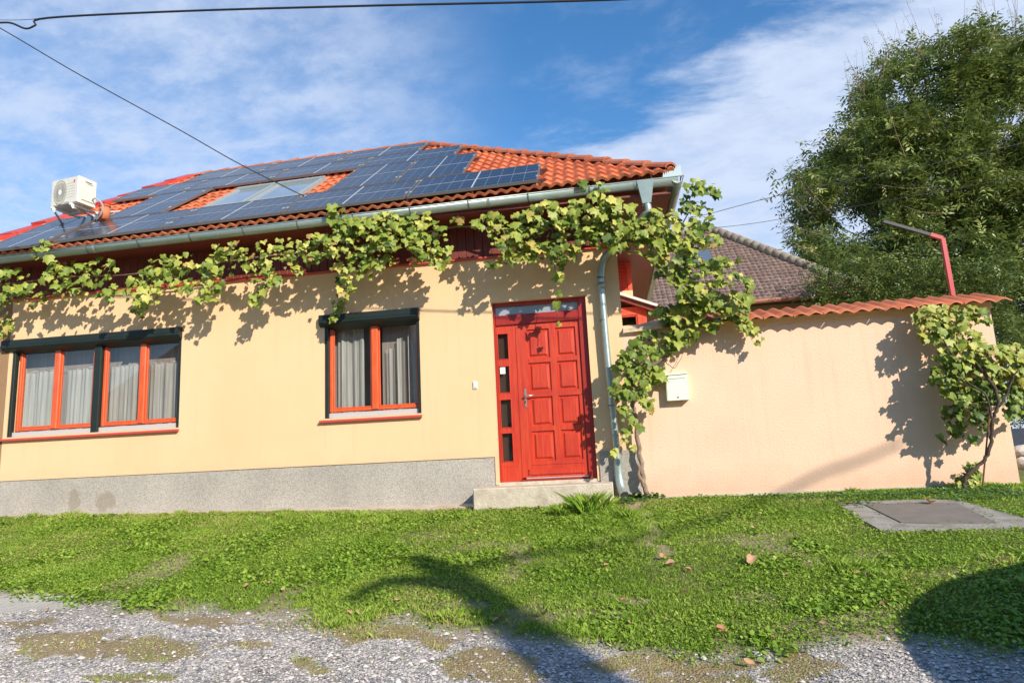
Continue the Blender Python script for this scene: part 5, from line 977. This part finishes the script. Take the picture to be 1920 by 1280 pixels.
rk = thing('rock', 'pale rough rock at the corner of the garden wall', 'rock', (6.75, .5, -.2)); 
def rock(b, c, r, seed):
    rr = random.Random(seed); bm = bmesh.new(); bmesh.ops.create_icosphere(bm, subdivisions=2, radius=1); V = [(c[0]+v.co.x*r*rr.uniform(.85, 1.15), c[1]+v.co.y*r*rr.uniform(.85, 1.1), c[2]+v.co.z*r*.75*rr.uniform(.85, 1.15)) for v in bm.verts]; Fc = [tuple(v.index for v in f.verts) for f in bm.faces]; bm.free(); b.add(V, Fc)
b = MB(); rock(b, A(1912, 846, 1.6), .13, 2); b.build('stone', 'stonepale', rk); b = MB(); rock(b, A(1917, 866, 1.2)+np.array([0, 0, -.02]), .12, 5); b.build('stone', 'stonepale', rk)
# ------------------------------------------------------------------ small things on the lawn
def fallen(px, py, s, mat, label):
    g = G(px, py); rr = random.Random(int(px*7+py)); n_ = Vector((rr.gauss(0, .35), rr.gauss(-.35, .3), 1)).normalized(); t_ = n_.orthogonal().normalized(); t_.rotate(Matrix.Rotation(rr.uniform(0, 6.28), 3, n_)); u = n_.cross(t_); c = Vector(g)+Vector((0, 0, .028)); V = []
    for q_ in range(10):
        an = 2*math.pi*q_/10; a, b_ = .30*math.cos(an)*rr.uniform(.7, 1.15), .5*math.sin(an)*rr.uniform(.85, 1.2); V.append(c+t_*(a*s)+u*(b_*s)+n_*(abs(a)*s*rr.uniform(.7, 1.5)+.5*s*b_*b_))
    V.append(c); k = 10; o = mesh('fallen_leaf', V, [(k, (i+1) % k, i) for i in range(k)], mat, smooth=True); tag(o, label, 'fallen leaf', 'dry leaves fallen on the lawn'); return o
fallen(1405, 1058, .13, 'dry2', 'largest pale curled fallen leaf on the lawn right of the middle'); fallen(1745, 948, .15, 'dry2', 'pale dry leaf lying on the concrete inspection cover'); fallen(1240, 1050, .08, 'dry', 'brown fallen leaf on the bare earth track below the downpipe'); fallen(1258, 1064, .09, 'dry2', 'pale pink fallen leaf beside the bare earth track')
fallen(1017, 1160, .09, 'dry', 'orange brown fallen leaf at the lawn edge right of the tree shadow'); fallen(1170, 1131, .05, 'dry', 'small orange leaf on the bare patch in the lawn'); fallen(463, 1106, .06, 'dry2', 'pale fallen leaf near the gravel at left'); fallen(1137, 1066, .05, 'dry', 'small red brown leaf in the middle of the lawn below the step')
i_ = 0
for (px, py) in ((88, 991), (335, 988), (685, 984), (918, 1005), (985, 1015), (745, 1134), (530, 1112), (655, 1157), (672, 1155), (940, 1165), (930, 1170), (1290, 1075), (1352, 1186), (1610, 1083), (1628, 1085), (1660, 1140), (1545, 1177), (1475, 1085), (1285, 1115), (1358, 1196), (1405, 1253), (1250, 1170), (1325, 968), (1413, 996), (1130, 975), (1580, 1000), (1820, 1090), (505, 1099), (1135, 1020), (1450, 1205), (90, 1150), (1225, 1160), (1180, 1178)):
    fallen(px, py, random.uniform(.035, .06), random.choice(['dry', 'dry2']), 'small brown dry leaf lying in the short grass')
for (px, py, lb) in ((1275, 965, 'single yellow dandelion flower in the lawn right of the ivy'),):
    g = G(px, py); d_ = thing('dandelion', lb, 'flower', tuple(g)); b = MB(); c = Vector(g)+Vector((0, 0, .055))
    for q_ in range(16):
        a = q_*2*math.pi/16; b.add([c, c+Vector((math.cos(a-.15)*.02, math.sin(a-.15)*.02, .006)), c+Vector((math.cos(a)*.024, math.sin(a)*.024, .004)), c+Vector((math.cos(a+.15)*.02, math.sin(a+.15)*.02, .006))], [(0, 1, 2, 3)])
    b.build('petals', 'yellow', d_); b = MB(); b.tube([g, c], .002, 5); b.build('stalk', 'ivy', d_)
for i, (px, py, lb) in enumerate(((1196, 940, 'yellow leaf among the ivy, nearer the downpipe'), (1210, 936, 'yellow leaf among the ivy, nearer the vine trunk'))):
    o = fallen(px, py, .07, 'ygl', lb); o.location.z += .05
# ------------------------------------------------------------------ things behind the camera that throw the shadows on the lawn
def back_to_sun(px, py, k):
    g = G(px, py); return Vector(g)+Vector((SA, -1, SB))*k
car = thing('parked_car', 'dark parked car just beyond the right edge of the photo, seen by its shadow', 'car', (7, -6.5, -1))
mt['carpaint'] = M('car_paint', (.03, .04, .06), rough=.25, coat=.8); mt['rubber'] = M('rubber', (.02, .02, .02), rough=.9)
plan = [(4.75, -9.3), (4.72, -7.6), (4.71, -7.0), (4.70, -6.48), (4.78, -6.15), (4.93, -5.86), (5.19, -5.50), (5.50, -5.24), (5.80, -5.05), (6.12, -4.82), (6.51, -4.60), (6.75, -4.62), (6.85, -4.8), (6.85, -9.3)]
b = MB(); cx0 = np.mean([p[0] for p in plan]); cy0 = np.mean([p[1] for p in plan]); V = []; lv = [(-.72, .97), (-.5, 1.), (-.1, 1.01), (.05, 1.0), (.5, .985), (.62, .97), (.66, .90)]
for z, s in lv: V += [(cx0+(x-cx0)*s, cy0+(y-cy0)*s, z) for x, y in plan]
n = len(plan); Fc = [(j*n+i, j*n+(i+1) % n, (j+1)*n+(i+1) % n, (j+1)*n+i) for j in range(len(lv)-1) for i in range(n)]+[tuple(range(n))[::-1], tuple(range((len(lv)-1)*n, len(lv)*n))]
b.add(V, Fc); b.build('body', 'carpaint', car, True)
for (x, y) in ((4.85, -6.9), (4.85, -8.9), (6.7, -5.4), (6.7, -8.9)):
    b = MB(); b.tube([(x-.1, y, -.72), (x+.1, y, -.72)], .31, 20); b.build('wheel', 'rubber', car)
b = MB(); b.box(4.68, 4.70, -8.9, -6.9, .08, .48); b.build('side_window', 'mark', car)
# leaning, pollarded street tree far behind the camera on the right
st = thing('pollarded_tree', 'leaning pollarded street tree standing behind the viewpoint', 'tree', (6.6, -14.1, -1.3))
def caster(px, py, k): return back_to_sun(px, py, k)
P0_ = caster(1100, 1279, 9.); P1_ = caster(1025, 1220, 9.6); P2_ = caster(955, 1165, 10.3); P3_ = caster(890, 1110, 11.); P4_ = caster(830, 1075, 11.5); P5_ = caster(778, 1046, 12.)
b = MB(); lowd = (P0_-P3_); basep = P0_+Vector((-2.2, 0, -P0_.z-1.3)); q = smooth_path([basep, basep.lerp(P0_, .5)+Vector((.1, 0, 0)), P0_, P1_, P2_, P3_, P4_, P5_], 4)
rad = np.interp(np.linspace(0, 1, len(q)), [0, .35, .75, .9, 1], [.26, .20, .17, .15, .10]); b.tube(q, .2, 12, rr=list(rad)); b.build('trunk', 'bark', st, True)
b = MB(); b.tube(smooth_path([caster(870, 1105, 11.), caster(800, 1092, 11.), caster(740, 1092, 11.), caster(695, 1104, 11.2), caster(655, 1130, 11.4)], 4), .08, 8, rr=list(np.linspace(.14, .05, 17)))
b.tube(smooth_path([caster(830, 1075, 11.5), caster(900, 1060, 12), caster(1000, 1040, 12.5), caster(1100, 1030, 13)], 4), .05, 6, rr=list(np.linspace(.06, .04, 13)))
def wcast(px, py, k): return Vector(A(px, py, 0))+Vector((SA, -1, SB))*k
b.tube(smooth_path([caster(1100, 1030, 13), caster(1300, 985, 13.2), wcast(1490, 912, 13.5), wcast(1600, 868, 13.5), wcast(1695, 828, 13.5)], 4), .034, 6)
b.build('limb', 'bark', st, True)
if 'kind' in car.keys(): pass

# unseen houses added across the street, behind the viewpoint: what the panes mirror and what shades the low sky
mt['added_oppwall'] = M('added_opposite_wall', (.34, .28, .20), (.40, .33, .25), 1.5, .95); mt['added_opproof'] = M('added_opposite_roof', (.16, .07, .04), (.22, .10, .06), 6, .9)
for i, (x0, x1, h, lb) in enumerate(((-26, -8, 4.6, 'unseen beige house added across the street, left of the viewpoint'), (-5, 9, 5.2, 'unseen beige house added across the street directly behind the viewpoint'), (13, 34, 4.4, 'unseen beige house added across the street, right of the viewpoint'))):
    oh = thing('house', lb, 'house', ((x0+x1)/2, -26, -1.6)); b = MB(); holes = [(x0+1.5+k*3.2, x0+2.9+k*3.2, .6, 2.0) for k in range(int((x1-x0-2)/3.2))]; wall_cells(b, x0, x1, -2.5, h, holes, -25., -24.6); b.build('wall', 'added_oppwall', oh)
    for q_ in holes: MB().box(q_[0], q_[1], -24.8, -24.75, q_[2], q_[3]).build('pane', 'mark', oh)
    b = MB().add([(x0-.5, -24.2, h-.2), (x1+.5, -24.2, h-.2), (x1-2, -29, h+4.2), (x0+2, -29, h+4.2), (x0-.5, -34, h-.2), (x1+.5, -34, h-.2)], [(0, 1, 2, 3), (3, 2, 5, 4), (0, 3, 4), (1, 5, 2)]); b.build('roof', 'added_opproof', oh)

dw = thing('garden_wall', 'low dark slate wall far beyond the right end of the garden wall', 'wall', (16, 12, -.3)); MB().box(9.5, 40, 10.8, 11.1, -.5, .42, .01).build('wall_body', M('slate_wall', (.03, .04, .06), (.045, .055, .075), 3, .9), dw)

# raised concrete strip along the foot of the house
b = MB(); V = []
for (x, zt_) in ((-5.9, -.205), (-4.5, -.215), (-3, -.235), (-1.5, -.25), (-.27, -.262)):
    V += [(x, .02, zt_+.01), (x, -.34+random.uniform(-.03, .03), zt_-.015+random.uniform(-.004, .004)), (x, -.37+random.uniform(-.02, .02), zt_-.16)]
b.add(V, [(i*3+j, i*3+j+1, i*3+j+4, i*3+j+3) for i in range(4) for j in range(2)]); structure(b.build('pavement', M('pavement', (.50, .40, .29), (.60, .50, .38), 6, .95, .5, 40, dirt=(.33, .24, .15), dscale=5)))
